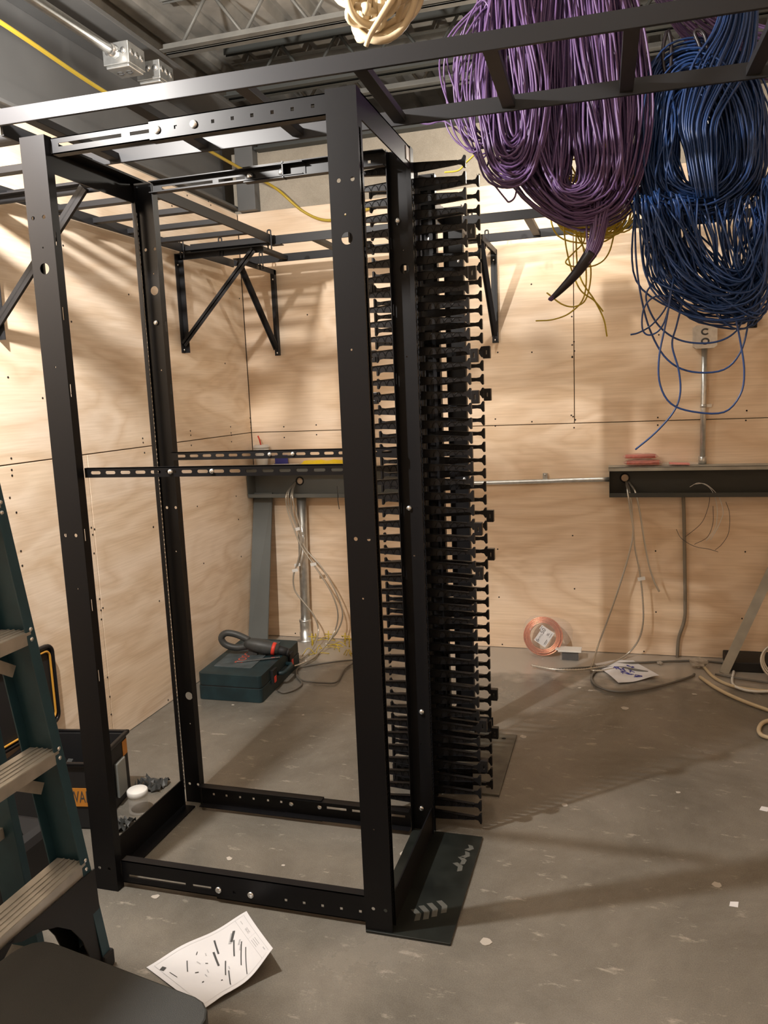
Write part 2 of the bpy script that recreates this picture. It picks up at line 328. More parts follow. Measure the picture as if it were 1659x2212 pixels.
joist('bar_joist', 2.06, 2.937, JOD, 'darkest bar joist, the middle one of the three under the deck', off=.12)
joist('bar_joist', 2.29, 2.937, JOI, 'grey bar joist farthest from the camera, in front of the ledger', off=.02)
# ------------------------------------------------------------------ four post rack
D, WD, H, PW = .927, .528, 2.134, .076
rk = root('four_post_rack', (0, 0, 0), 'tall black open four-post equipment rack standing in the middle of the floor', 'rack')
RU = [(.0155, z) for k in range(45) for z in (.055+k*.04445, .055+k*.04445+.0159, .055+k*.04445+.0318) if z < H-.05]
def post(mx, my, rearhole):
    def fx(x, y, z): return (D-x if mx else x, WD-y if my else y, z)
    b = MB(); holes = [circ(.038, 1.80, .0145, 20)]
    for z in (1.931, 1.079, .07): holes += [circ(.018, z, .0052), circ(.052, z, .0052)]
    for z in (1.854, 1.542, .926, .30): holes += [circ(.040, z, .0026, 8)]
    if rearhole: holes.append(circ(.044, .404, .0145, 20) if rearhole == 1 else circ(.036, .42, .0045))
    b.plate([(0, 0), (PW, 0), (PW, H), (0, H)], holes, .002, lambda x, z, t: fx(x, t, z))
    b.plate([(.002, 0), (.032, 0), (.032, H), (.002, H)], [rect(x, z, .0125, .0095) for x, z in RU], .002, lambda y, z, t: fx(t, y, z))
    b.plate([(.002, 0), (.030, 0), (.030, H), (.002, H)], [rect(.010, z, .005, .034) for z in (1.875, 1.682, 1.478, 1.079, .877, .669)], .002, lambda y, z, t: fx(PW-.002+t, y, z))
    b.box(fx(.0, .032, 0), fx(.014, .034, H))
    return b.build('post', BLK, rk)
for mx in (0, 1):
    for my in (0, 1): post(mx, my, my*(2 if mx else 1))
def bolt(p, ax, parent=None, r=.0072, h=.006, mb=None, nm='bolt'):
    b = mb or MB(); p = Vector(p); a = Vector(ax)
    b.tube([p, p+a*h*.4, p+a*h*.8, p+a*h], r, 12, rs=[r, r, r*.75, r*.35])
    if mb is None: return b.build(nm, BOLT, parent)
def railpair(Yf, s, z0, z1, overlap, boltx, slots, squares, front):   # two telescoping channels, web at Y=Yf, flanges toward s
    zc = (z0+z1)/2; h = z1-z0
    b = MB(); x0, x1 = .078, overlap[1] if not front else .62
    sl = [slot((a+c)/2, zc, c-a, .009, 1) for a, c in slots]
    L0, L1 = (.078, .60) if front else (.43, D-.078)
    U0, U1 = (overlap[0], D-.078) if front else (.078, overlap[0])
    if not front: pass
    def ch(b, xa, xb, za, zb, yw, holes):
        b.plate([(xa, za), (xb, za), (xb, zb), (xa, zb)], holes, .0025, lambda x, z, t: (x, yw+s*t, z))
        b.box((xa, yw, za), (xb, yw+s*.028, za+.0025)); b.box((xa, yw, zb-.0025), (xb, yw+s*.028, zb))
    return ch, sl
def channel(name, xa, xb, za, zb, yw, s, holes):
    b = MB(); b.plate([(xa, za), (xb, za), (xb, zb), (xa, zb)], holes, .0025, lambda x, z, t: (x, yw+s*t, z))
    b.box((xa, yw, za), (xb, yw+s*.028, za+.0025)); b.box((xa, yw, zb-.0025), (xb, yw+s*.028, zb))
    return b.build(name, BLK, rk)
sq = lambda xs, z: [rect(x, z, .0085, .0085) for x in xs]
sl = lambda prs, z: [rect((a+c)/2, z, c-a, .009) for a, c in prs]
# front top: slotted inner length on the left, square-holed outer length on the right
channel('slotted_side_rail', .078, .50, 2.090, 2.130, .024, 1, sl(((.10, .29), (.315, .375)), 2.111))
channel('punched_side_rail', .372, .849, 2.086, 2.134, .0215, 1, sq((.447, .55, .603, .655, .708, .76, .812), 2.110))
for x in (.395, .498): bolt((x, .0215, 2.110), (0, -1, 0), rk, .010)
channel('slotted_side_rail', .078, .50, .016, .086, .024, 1, sl(((.10, .292), (.315, .375)), .040))
channel('punched_side_rail', .393, .849, .012, .088, .0215, 1, sq((.45, .61, .665, .72, .775, .83), .040))
for x in (.40, .502): bolt((x, .0215, .040), (0, -1, 0), rk, .010)
# rear top, seen from inside
channel('slotted_side_rail', .078, .60, 2.092, 2.128, .504, -1, sl(((.11, .29), (.31, .40)), 2.108))
channel('punched_side_rail', .405, .849, 2.088, 2.132, .507, -1, sq((.47, .57, .68, .73, .80), 2.108))
for x in (.42, .525): bolt((x, .501, 2.108), (0, -1, 0), rk, .011, .014)
b = MB().box((.534, .476, 2.086), (.538, .503, 2.134)); b.build('rail_end_tab', BLK, rk)
channel('slotted_side_rail', .40, .849, .016, .084, .504, -1, sl(((.554, .625), (.645, .69), (.705, .745), (.77, .83)), .052))
channel('punched_side_rail', .078, .545, .012, .088, .507, -1, sq((.125, .175, .228, .28, .335, .385, .475), .052))
for x in (.425, .529): bolt((x, .501, .052), (0, -1, 0), rk, .009)
# perforated mid braces
def strap(y, z, xa, xb, bolts):
    b = MB(); hs = [slot(x, z, .033, .009) for x in np.arange(xa+.035, xb-.02, .0475)]
    b.plate([(xa, z-.0135), (xb, z-.0135), (xb, z+.0135), (xa, z+.0135)], hs, .003, lambda x, zz, t: (x, y+t, zz))
    b.box((xa, y, z+.011), (xb, y+.014, z+.0135))
    o = b.build('slotted_mid_brace', BLK, rk)
    for x in bolts: bolt((x, y, z), (0, -1, 0), rk, .007)
strap(.036, 1.250, .074, .853, (.47, .345)); strap(.492, 1.257, .074, .853, (.43, .51))
# end angles on the nineteen inch sides
for X, s, w in ((0.003, 1, .05), (D-.003, -1, .05)):
    b = MB(); b.box((X, .034, 0.001), (X+s*.004, WD-.034, .098)); b.box((X, .034, 0.001), (X+s*w, WD-.034, .005)); b.build('bottom_end_angle', BLK, rk)
    b = MB(); b.box((X, .034, H-.062), (X+s*.004, WD-.034, H)); b.box((X, .034, H-.004), (X+s*w, WD-.034, H)); b.build('top_end_angle', BLK, rk)
tag(MB().box((D-.003, .455, H-.045), (D-.0015, .505, H-.008)).build('sticker', WHT, rk), 'small white sticker', None)
b = MB().box((.853, -.006, .0005), (1.085, .513, .0075))
b.build('floor_plate', PLT, rk, bevel=.001)
MUD = MT['plaster_dust']
rnd = random.Random(4)
for (x, y, a, L) in ((.965, .085, .45, .05), (.985, .100, .45, .06), (1.005, .116, .45, .06), (1.028, .135, .45, .055), (1.045, .40, -.3, .035), (1.035, .33, .5, .045), (1.05, .44, -.2, .03), (1.04, .365, .3, .04)):
    ca, sa = math.cos(a), math.sin(a); Q = [(-.006, -L/2), (.010, -L/2), (.020, 0), (.010, L/2), (-.006, L/2), (.004, 0)]
    P = [(x+u*ca-v*sa, y+u*sa+v*ca) for u, v in Q]
    b = MB(); b.plate(P, [], .0004, lambda u, v, t: (u, v, .0078+t)); tag(b.build('dusty_smear', SMR, rk), 'pale dusty smear', None)
for (x, y, z, yy) in ((.873, WD, 1.938, -1), (.876, WD, 1.078, -1), (.893, WD, .411, -1), (.880, WD, .075, -1), (.036, WD, 1.697, -1)):
    bolt((x, y-.002, z), (0, -1, 0), rk, .009, .008)

# ------------------------------------------------------------------ two post rack beyond, aligned with it
r2 = root('two_post_rack', (.89, 1.05, 0), 'black two-post relay rack half hidden behind the finger cable manager', 'rack')
for y0, s in ((.806, 1), (1.306, -1)):
    b = MB(); b.box((.851, y0, .008), (.927, y0+s*.003, 2.134)); b.box((.924, y0, .008), (.927, y0+s*.030, 2.134)); b.box((.851, y0, .008), (.854, y0+s*.030, 2.134))
    b.build('post', BLK, r2, bevel=.001)
    for z in (1.93, 1.08, .30): bolt((.905, y0, z), (0, -1, 0), r2, .008)
for z in (.10, 2.10):
    MB().box((.851, .836, z-.04), (.855, 1.276, z+.03)).build('cross_member', BLK, r2)
b = MB(); hol = [circ(x, y, .009) for x in (.735, 1.05) for y in (.84, 1.255)]
b.plate([(.69, .79), (1.098, .79), (1.098, 1.30), (.69, 1.30)], hol, .007, lambda x, y, t: (x, y, .0008+t))
b.build('floor_plate', PLT2, r2, bevel=.0008)
for y0 in (.812, 1.30):
    b = MB().box((.70, min(y0, y0+.005), .008), (1.0, max(y0, y0+.005), .075)); b.build('foot_angle', BLK, r2)

# ------------------------------------------------------------------ vertical finger cable manager between the racks
vm = root('cable_manager', (.89, .67, 0), 'black vertical finger cable manager full height between the two racks', 'cable manager')
def finger_mb(L, s, arcs=True):      # finger along +X*s from x=0, T head at L
    b = MB(); r = .0155
    P = [(0, -.0135), (0, .0135), (.03, .0120), (L-.024, .0055), (L-.012, .0075), (L-.0065, .0165), (L-.0035, .018), (L, .0165), (L, -.0165), (L-.0035, -.018), (L-.0065, -.0165), (L-.012, -.0075), (L-.024, -.0055), (.03, -.0120)]
    b.plate(P, [], .004, lambda x, z, t: (s*x, t-.002, z))
    # top and bottom flange strips give the finger its width
    for k in (1, -1):
        b.add([(0, -.007, k*.0135), (0, .007, k*.0135), (s*.03, .007, k*.012), (s*.03, -.007, k*.012), (s*(L-.024), .006, k*.0055), (s*(L-.024), -.006, k*.0055)],
              [(0, 1, 2, 3), (3, 2, 4, 5)], False)
    b.box((s*(L-.006), -.007, -.0165), (s*L, .007, .0165))
    if arcs:
        x = .045
        while x < L-.035:
            hh = .0120-(x-.03)/(L-.052)*.0062
            b.tube([(s*(x+.011*math.cos(t)), -.0035, -hh+hh*1.7*math.sin(t)) for t in np.linspace(0.1, PI-.1, 7)], .0007, 4); x += .024
    return b
def place(me, name, loc, parent):
    o = bpy.data.objects.new(name, me); C.objects.link(o); o.parent = parent; o.location = Vector(loc)-parent.location; return o
ff = finger_mb(.158, 1).build('cable_finger', PLB); me_f = ff.data; bpy.data.objects.remove(ff)
NF = 47
for Y in (.556, .792):
    for k in range(NF): place(me_f, 'cable_finger', (.918, Y, .045+k*.04445), vm)
b = MB()
for Y in (.556, .792):
    for k in range(NF):
        q = finger_mb(.158, -1); z = .045+k*.04445
        b.add([(v[0]+.868, v[1]+Y, v[2]+z) for v in q.v], q.f, False)
b.build('cable_fingers', PLB, vm)['kind'] = 'stuff'
for Y, s in ((.548, 1), (.800, -1)):
    b = MB(); hs = [rect(.893, .045+.0222+k*.04445, .024, .026) for k in range(NF-1)]
    b.plate([(.868, .01), (.918, .01), (.918, 2.13), (.868, 2.13)], hs, .010, lambda x, z, t: (x, Y-.003+t, z))
    b.build('side_panel', PLB, vm)
b = MB()
for z in (.03, .55, 1.07, 1.60, 2.11): b.box((.872, .556, z-.02), (.876, .795, z+.02))
for y in (.64, .72): b.tube([(.880, y, .02), (.880, y, 2.12)], .014, 10)
b.build('spine', PLB, vm)
def latch(x, y, z, s=1):
    b = MB(); b.plate(rect(x+s*.010, z, .024, .040), [rect(x+s*.010, z, .003, .014)], .022, lambda u, v, t: (u, y-.011+t, v)); b.build('latch_clip', PLB, vm, bevel=.002)
for z in [(1.096,0.792,1.554),(1.099,0.792,1.417),(1.100,0.792,1.012),(1.099,0.792,0.880),(1.100,0.792,0.381),(1.102,0.792,0.240)]: latch(1.078, .792, z[2])
for z in [(1.088,0.556,1.893),(1.087,0.556,1.775),(1.104,0.556,1.536),(1.098,0.556,1.413),(1.091,0.556,1.009),(1.096,0.556,0.869),(1.107,0.556,0.368),(1.112,0.556,0.231)]: latch(1.078, .556, z[2])
for z in [(0.700,0.792,1.919),(0.702,0.792,1.791),(0.699,0.792,1.561),(0.702,0.792,1.420)]: latch(.708, .792, z[2], -1)

# ------------------------------------------------------------------ cable ladders overhead
def ladder(label, p, q, width, side, rungs, z, ext=(0, 0), name='cable_ladder'):
    # p->q: first stringer centre line (x,y); second stringer offset by width*side
    r = root(name, (*p, z), label, 'cable ladder', 'cable ladders overhead')
    p, q = Vector((*p, z+.020)), Vector((*q, z+.020)); sd = Vector((*side, 0)).normalized(); d = (q-p).normalized()
    for k in (0, 1):
        a, c = p+sd*width*k, q+sd*width*k
        if k: a, c = a+d*ext[0], c+d*ext[1]
        MB().bar(a, c, .0095, .040).build('stringer', LAD, r, bevel=.0012)
    for t in rungs:
        m = p+d*t-Vector((0, 0, .002)); MB().bar(m+sd*.004, m+sd*(width-.004), .034, .020).build('rung', LAD, r, bevel=.001)
    return r
ml = ladder('black cable ladder crossing left to right just above the rack tops', (-.75, -.028), (3.1, .062), .405, (-.023, 1), [.78+.3*k for k in range(10)], 2.166, (.64, 0))
ll = ladder('black cable ladder along the left wall, resting on the corner wall bracket', (-.06, .010), (-.06, 1.74), .46, (-1, 0), [.08+.235*k for k in range(8)], 2.150-.001, (0, .50))
bl = ladder('black cable ladder along the back wall, lit by the work lamp', (-.50, 1.752), (3.2, 1.752), .46, (0, 1), [.30+.33*k for k in range(9)], 2.150)
def jbolt(x, y, z, parent):
    b = MB(); b.tube(smooth([(x-.008, y, z-.03), (x-.008, y, z+.045), (x-.004, y, z+.056), (x+.006, y, z+.056), (x+.009, y, z+.045), (x+.009, y, z-.03)], 18), .0035, 8)
    b.cyl((x-.008, y, z-.012), (x-.008, y, z-.004), .008, 6); b.build('clamp_bolt', LAD, parent)
for q in ((-.06, 1.70), (-.52, 1.70)): jbolt(q[0], q[1], 2.15, ll)
for q in ((-.34, 1.752), (-.34, 2.21), (.875, 1.752), (.875, 2.21)): jbolt(q[0], q[1], 2.15, bl)
b = MB(); b.box((-.075, 1.735, 2.146), (-.02, 1.775, 2.150)); b.box((-.054, 1.735, 2.15), (-.050, 1.77, 2.19)); b.build('junction_splice', LAD, ll)
def bracket(label, w, out, lat, ztop, zbot=1.675, L=.46):
    # w: foot on the wall (x,y); out: unit vector away from the wall; lat: unit vector along it
    r = root('wall_bracket', (*w, zbot), label, 'wall bracket', 'triangular brackets carrying the cable ladders')
    W, O, A = Vector((*w, 0)), Vector((*out, 0)), Vector((*lat, 0)); Z = Vector((0, 0, 1))
    b = MB(); b.bar(W+O*.002+Z*zbot, W+O*.002+Z*ztop, .034, .004, up=O); b.bar(W+O*.015+A*.015+Z*zbot, W+O*.015+A*.015+Z*ztop, .004, .028, up=O); b.build('wall_leg', LAD, r)
    b = MB(); b.bar(W+O*.0+Z*(ztop-.002), W+O*L+Z*(ztop-.002), .034, .004); b.bar(W+O*.0+A*.015+Z*(ztop-.014), W+O*L+A*.015+Z*(ztop-.014), .004, .026); b.build('top_arm', LAD, r)
    b = MB(); b.bar(W+O*.012+Z*(zbot+.04), W+O*(L-.04)+Z*(ztop-.016), .030, .005, up=Z); b.bar(W+O*.012-A*.013+Z*(zbot+.04), W+O*(L-.04)-A*.013+Z*(ztop-.016), .004, .030, up=Z); b.build('diagonal_brace', LAD, r)
    for z in (zbot+.015, ztop-.05): bolt(W+O*.006+Z*z, O, r, .006, .004, nm='screw')
    return r
bracket('wall bracket low at the left picture edge under the left wall ladder', (-.578, .485), (1, 0), (0, 1), 2.149)
bracket('wall bracket on the left wall near the room corner', (-.578, 1.742), (1, 0), (0, 1), 2.149)
bracket('wall bracket on the back wall next to the room corner', (-.378, 2.447), (0, -1), (1, 0), 2.149)
bracket('wall bracket on the back wall just right of the finger manager', (.874, 2.447), (0, -1), (1, 0), 2.149)
bracket('wall bracket on the back wall behind the blue cable coils', (2.122, 2.447), (0, -1), (1, 0), 2.149)

# ------------------------------------------------------------------ lamps the room has, and an added fill bulb behind the camera
def bulb(loc, label, cordtop, r=.03):
    R_ = root('hanging_bulb', loc, label, 'lamp')
    b = MB(); b.lathe([(r*.55, r*1.3), (r*.6, r*2.4), (r*.3, r*2.6)], loc, 16); b.tube([(loc[0], loc[1], loc[2]+r*2.5), (loc[0], loc[1], cordtop)], .004, 8); b.build('socket', PLB, R_)
    b = MB()
    for a in np.linspace(0, PI, 4)[:-1]:
        b.tube([(loc[0]+r*1.7*math.cos(t)*math.cos(a), loc[1]+r*1.7*math.cos(t)*math.sin(a), loc[2]+r*1.7*math.sin(t)) for t in np.linspace(-PI-.9, .9, 14)], .0012, 5)
    b.build('wire_guard', PLB, R_)
    return R_
bulb(LA, 'caged bulb hanging from the deck left of the rack', 3.19); bulb(LC, 'added caged bulb for fill light, hanging from the deck behind the camera', 3.19)
bulb(LB, 'caged work lamp bulb hanging over the back cable ladder behind the purple coil', 3.19, .028)
# ------------------------------------------------------------------ cable coils
def strands(b, outer, inner, n, seed, depth, r, closed=True, N=44, seg=5, wob=.012, ylean=0.0):
    rnd = np.random.RandomState(seed); Nn = N
    O = smooth(outer, Nn, closed); I = smooth(inner, Nn, closed)
    zmax = max(O[:, 2].max(), I[:, 2].max()); zmin = min(O[:, 2].min(), I[:, 2].min())
    u = np.arange(Nn)/Nn*2*PI
    for k in range(n):
        t = rnd.rand()**.8; P = O*(1-t)+I*t; yo = (rnd.rand()-.5)*2*depth*math.sqrt(1-(abs(2*t-1)**2)*.6)
        ph = rnd.rand(6)*2*PI; a = rnd.randn(3)*wob
        P = P.copy(); P[:, 1] += yo+wob*1.5*np.sin(u*2+ph[0])+depth*.3*np.sin(u+ph[1])+ylean*(zmax-P[:, 2])
        P[:, 0] += a[0]*np.sin(u+ph[2])+a[1]*np.sin(2*u+ph[3]); P[:, 2] += a[2]*np.sin(u+ph[4])
        b.tube(P, r, seg, closed=closed)
pc = root('cable_coil', (1.25, .75, 2.7), 'large hanging coil of purple network cable, its bottom the lowest of the purple loops', 'cable coil', 'purple cable coils')
b = MB()
strands(b, [(1.264,0.800,2.709),(1.171,0.800,2.530),(1.134,0.800,2.348),(1.140,0.800,2.183),(1.195,0.800,2.063),(1.298,0.800,1.965),(1.399,0.800,1.917),(1.509,0.800,1.950),(1.570,0.800,2.051),(1.601,0.800,2.219),(1.590,0.800,2.387),(1.557,0.800,2.544),(1.491,0.800,2.668)], [(1.364,0.800,2.678),(1.361,0.800,2.500),(1.361,0.800,2.316),(1.358,0.800,2.183),(1.344,0.800,2.093),(1.332,0.800,2.054),(1.355,0.800,2.032),(1.383,0.800,2.040),(1.386,0.800,2.079),(1.367,0.800,2.182),(1.368,0.800,2.316),(1.369,0.800,2.498),(1.370,0.800,2.677)], 185, 3, .085, .0034, wob=.010)
b.build('cable_loops', PUR, pc)
pk = root('cable_coil', (1.0, .68, 2.7), 'smaller purple cable coil hanging nearest the rack, at the left of the big one', 'cable coil', 'purple cable coils')
b = MB()
strands(b, [(1.139,0.700,2.647),(1.100,0.700,2.450),(1.072,0.700,2.298),(1.086,0.700,2.163),(1.119,0.700,2.072),(1.179,0.700,2.037),(1.241,0.700,2.058),(1.278,0.700,2.140),(1.296,0.700,2.293),(1.258,0.700,2.477),(1.226,0.700,2.632)], [(1.179,0.700,2.640),(1.178,0.700,2.438),(1.181,0.700,2.283),(1.185,0.700,2.204),(1.193,0.700,2.176),(1.201,0.700,2.175),(1.210,0.700,2.201),(1.211,0.700,2.279),(1.206,0.700,2.434),(1.193,0.700,2.638)], 62, 5, .05, .0034, wob=.009)
b.build('cable_loops', PUR, pk)
b = MB()
strands(b, [(1.134,0.720,2.568),(1.049,0.720,2.518),(1.000,0.720,2.433),(0.994,0.720,2.328),(1.023,0.720,2.217),(1.089,0.720,2.141),(1.126,0.720,2.190),(1.133,0.720,2.375)], [(1.136,0.720,2.542),(1.097,0.720,2.484),(1.063,0.720,2.424),(1.050,0.720,2.320),(1.067,0.720,2.238),(1.104,0.720,2.193),(1.127,0.720,2.230),(1.133,0.720,2.375)], 13, 8, .05, .0030, wob=.014)
tag(b.build('loose_loops', PUR, pk), 'loose purple loops', None)
for P in ([(1.134,0.740,2.056),(1.165,0.740,2.015),(1.176,0.740,2.005),(1.194,0.740,2.018),(1.203,0.740,2.057)], [(1.094,0.740,2.200),(1.037,0.740,2.220),(0.979,0.740,2.266),(0.928,0.740,2.264),(0.880,0.740,2.279)], [(1.101,0.740,2.172),(1.050,0.740,2.178),(1.007,0.740,2.211),(0.982,0.740,2.265),(0.992,0.740,2.305)]):
    b = MB(); b.tube(smooth(P, 24), .003, 6); b.build('loose_cable', PUR, pk)
# light strands hanging straight inside the big coil
b = MB(); rn = random.Random(2)
for k in range(26):
    x = rn.uniform(0, 1); A = [(1.344,0.720,2.620),(1.388,0.720,2.350),(1.440,0.720,2.112)]; B = [(1.479,0.720,2.596),(1.486,0.720,2.336),(1.512,0.720,2.104)]
    P = [tuple(A[i][j]*(1-x)+B[i][j]*x for j in range(3)) for i in range(3)]
    P = [(p[0], p[1]+rn.uniform(-.03, .02), p[2]) for p in P]; P.append((P[-1][0]+rn.uniform(-.04, .02), P[-1][1]+.03, P[-1][2]-.10))
    b.tube(smooth(P, 20), .0033, 5)
b.build('front_strands', PUR, pc)
# taped tail
tl = root('cable_tail', (1.35, .78, 1.9), 'purple cable ends gathered to a dark taped tip hanging below the big purple coil', 'cable bundle')
b = MB(); spine = [(1.452,0.780,1.979),(1.441,0.780,1.899),(1.421,0.780,1.839),(1.375,0.780,1.780),(1.325,0.780,1.731),(1.294,0.780,1.705)]
for k in range(26):
    a = rn.uniform(0, 2*PI); q = []
    for i, p in enumerate(spine):
        w_ = (.048, .034, .024, .013, .009, .006)[i]; q.append((p[0]+w_*math.cos(a)*rn.uniform(.4, 1), p[1]+w_*.7*math.sin(a), p[2]+rn.uniform(-.003, .003)))
    b.tube(smooth(q, 26), .0032, 5)
b.build('cable_strands', PUR, tl)
b = MB(); b.tube(smooth(spine[2:], 20), .016, 10, rs=list(np.linspace(.021, .007, 20))); tag(b.build('tape_wrap', TAPE, tl), 'dark vinyl tape wrap', None)
# purple bundle at the top right
rp = MB()
for k in range(34):
    o = (rn.uniform(-.05, .05), rn.uniform(-.08, .08), rn.uniform(-.05, .05)); P = [(1.645,1.050,2.689),(1.729,1.050,2.567),(1.840,1.050,2.475),(1.947,1.050,2.425),(2.078,1.050,2.392)]
    rp.tube(smooth([(p[0]+o[0], p[1]+o[1], p[2]+o[2]) for p in P], 18), .0034, 5)
tag(rp.build('cable_bundle', PUR, loc=(1.9, 1.05, 2.6)), 'dim purple cable bundle crossing the top right corner behind the blue feed', 'cable bundle')
# blue
bc = root('cable_coil', (1.7, .85, 2.4), 'dark blue cable coil ring hanging at the right, tied to the cable ladder', 'cable coil', 'blue cable coils')
b = MB()
strands(b, [(1.567,0.860,2.201),(1.579,0.860,2.319),(1.612,0.860,2.386),(1.671,0.860,2.412),(1.748,0.860,2.406),(1.831,0.860,2.360),(1.896,0.860,2.262),(1.920,0.860,2.130),(1.905,0.860,2.002),(1.809,0.860,1.924),(1.697,0.860,1.919),(1.586,0.860,1.952),(1.550,0.860,2.054)], [(1.662,0.860,2.162),(1.664,0.860,2.212),(1.677,0.860,2.250),(1.708,0.860,2.268),(1.738,0.860,2.251),(1.765,0.860,2.196),(1.773,0.860,2.096),(1.761,0.860,2.031),(1.733,0.860,2.000),(1.702,0.860,2.004),(1.675,0.860,2.034),(1.663,0.860,2.096)], 185, 21, .075, .0032, wob=.010)
b.build('cable_loops', BLU, bc)
b = MB()
for P in ([(1.635,0.800,2.444),(1.625,0.800,2.395),(1.631,0.800,2.337),(1.646,0.800,2.341),(1.648,0.800,2.404),(1.641,0.800,2.443)], [(1.711,0.800,2.432),(1.726,0.800,2.392),(1.731,0.800,2.354),(1.747,0.800,2.364),(1.741,0.800,2.414),(1.726,0.800,2.435)]): b.tube(smooth(P, 20, True), .006, 6, closed=True)
b.build('tie_strap', TAPE, bc)
bf = MB()
for k in range(62):
    x = rn.uniform(0, 1); A = [(1.799,0.780,2.567),(1.765,0.780,2.428),(1.698,0.780,2.326),(1.672,0.780,2.190),(1.689,0.780,2.098),(1.716,0.780,1.965)]; B = [(1.867,0.780,2.555),(1.871,0.780,2.411),(1.856,0.780,2.303),(1.778,0.780,2.177),(1.771,0.780,2.088),(1.780,0.780,1.959)]
    P = [tuple(A[i][j]*(1-x)+B[i][j]*x for j in range(3)) for i in range(6)]; dy = rn.uniform(-.04, .04)
    bf.tube(smooth([(p[0]+rn.uniform(-.004, .004), p[1]+dy, p[2]) for p in P], 26), .0032, 5)
tag(bf.build('cable_bundle', BLU, loc=(1.8, .78, 2.7)), 'bright blue cable bundle dropping from the top right into the blue coil', 'cable bundle')
bb = root('cable_coil', (1.75, .78, 2.1), 'loose blue cable basket hanging below the blue coil ring', 'cable coil', 'blue cable coils')
b = MB()
strands(b, [(1.544,0.800,1.987),(1.566,0.800,1.836),(1.605,0.800,1.716),(1.710,0.800,1.619),(1.853,0.800,1.594),(1.909,0.800,1.673),(1.932,0.800,1.856),(1.934,0.800,1.985)], [(1.686,0.800,1.959),(1.726,0.800,1.849),(1.799,0.800,1.756),(1.857,0.800,1.733),(1.886,0.800,1.808),(1.909,0.800,1.897),(1.913,0.800,1.962),(1.916,0.800,2.000)], 74, 31, .06, .0031, closed=False, N=30, wob=.016)
strands(b, [(1.557,0.780,1.982),(1.576,0.780,1.832),(1.621,0.780,1.747),(1.720,0.780,1.685),(1.837,0.780,1.657),(1.898,0.780,1.725)], [(1.641,0.840,1.999),(1.683,0.840,1.887),(1.724,0.840,1.801),(1.805,0.840,1.685),(1.871,0.840,1.612),(1.927,0.840,1.676)], 26, 33, .06, .0031, closed=False, N=30, wob=.02)
for k in range(72):     # slack strands falling across the basket
    x = rn.uniform(0, 1); y = rn.uniform(0, 1)
    A = [(1.567,0.800,1.972),(1.608,0.800,1.832),(1.695,0.800,1.709),(1.840,0.800,1.624)]; B = [(1.895,0.800,1.951),(1.897,0.800,1.859),(1.893,0.800,1.781),(1.908,0.800,1.700)]
    P = [tuple(A[i][j]*(1-x)+B[i][j]*x for j in range(3)) for i in range(4)]
    b.tube(smooth([(p[0]+rn.uniform(-.02, .02), p[1]+rn.uniform(-.05, .05), p[2]) for p in P], 22), .0030, 5)
b.build('cable_loops', BLU, bb)
GB = 'loose blue cable ends'
cable('network_cable', [(1.549,0.800,1.933),(1.553,0.800,1.810),(1.568,0.800,1.698),(1.596,0.800,1.592),(1.644,0.800,1.505),(1.712,0.800,1.463),(1.805,0.800,1.462),(1.855,0.800,1.514),(1.876,0.800,1.608),(1.883,0.800,1.675)], .0029, BLU, 'blue cable drooping in a shallow loop closest under the blue basket', group=GB)
cable('network_cable', [(1.660,0.760,1.741),(1.641,0.760,1.621),(1.621,0.760,1.512),(1.624,0.760,1.428),(1.657,0.760,1.367),(1.724,0.760,1.340),(1.809,0.760,1.337),(1.853,0.760,1.390),(1.861,0.760,1.458),(1.849,0.760,1.540),(1.832,0.760,1.622)], .0029, BLU, 'blue cable making the biggest and lowest loop under the blue basket', group=GB)
cable('network_cable', [(1.700,0.780,1.727),(1.672,0.780,1.606),(1.659,0.780,1.545),(1.679,0.780,1.467),(1.684,0.780,1.397),(1.665,0.780,1.341),(1.612,0.780,1.278),(1.553,0.780,1.227)], .0029, BLU, 'blue cable whose free end points down left above the pink bags', group=GB)
cable('network_cable', [(1.537,0.780,1.583),(1.562,0.780,1.588),(1.602,0.780,1.611),(1.642,0.780,1.663),(1.654,0.780,1.731)], .0026, BLU, 'short blue cable end sticking out left under the blue coil', group=GB)
cable('network_cable', [(1.654,0.770,1.689),(1.604,0.770,1.690),(1.575,0.770,1.656),(1.572,0.770,1.598),(1.591,0.770,1.578),(1.622,0.770,1.592),(1.642,0.770,1.635),(1.657,0.770,1.716)], .0026, BLU, 'blue cable curled in a tight small loop at the left of the basket', group=GB)
cable('network_cable', [(1.615,0.790,1.749),(1.582,0.790,1.696),(1.616,0.790,1.611),(1.683,0.790,1.558),(1.776,0.790,1.546),(1.840,0.790,1.576),(1.870,0.790,1.648)], .0028, BLU, 'blue cable sagging flat just under the basket of blue cables', group=GB)
# yellow
yc = root('cable_coil', (1.55, 1.2, 2.1), 'yellow cable coil half hidden behind the bottom of the big purple coil', 'cable coil')
b = MB()
strands(b, [(1.306,1.000,2.106),(1.336,1.000,2.125),(1.373,1.000,2.113),(1.400,1.000,2.088),(1.391,1.000,2.053),(1.343,1.000,2.050)], [(1.321,1.000,2.097),(1.343,1.000,2.106),(1.373,1.000,2.099),(1.385,1.000,2.083),(1.373,1.000,2.065),(1.346,1.000,2.065)], 16, 43, .04, .0028, wob=.008)
strands(b, [(1.272,1.150,2.245),(1.264,1.150,2.106),(1.310,1.150,1.984),(1.405,1.150,1.943),(1.491,1.150,1.940),(1.549,1.150,1.999),(1.555,1.150,2.105),(1.536,1.150,2.213)], [(1.320,1.150,2.239),(1.327,1.150,2.161),(1.350,1.150,2.081),(1.413,1.150,2.036),(1.475,1.150,2.037),(1.498,1.150,2.096),(1.498,1.150,2.157),(1.490,1.150,2.218)], 40, 41, .05, .0030, closed=True, N=36, wob=.014)
b.build('cable_loops', YEL, yc)
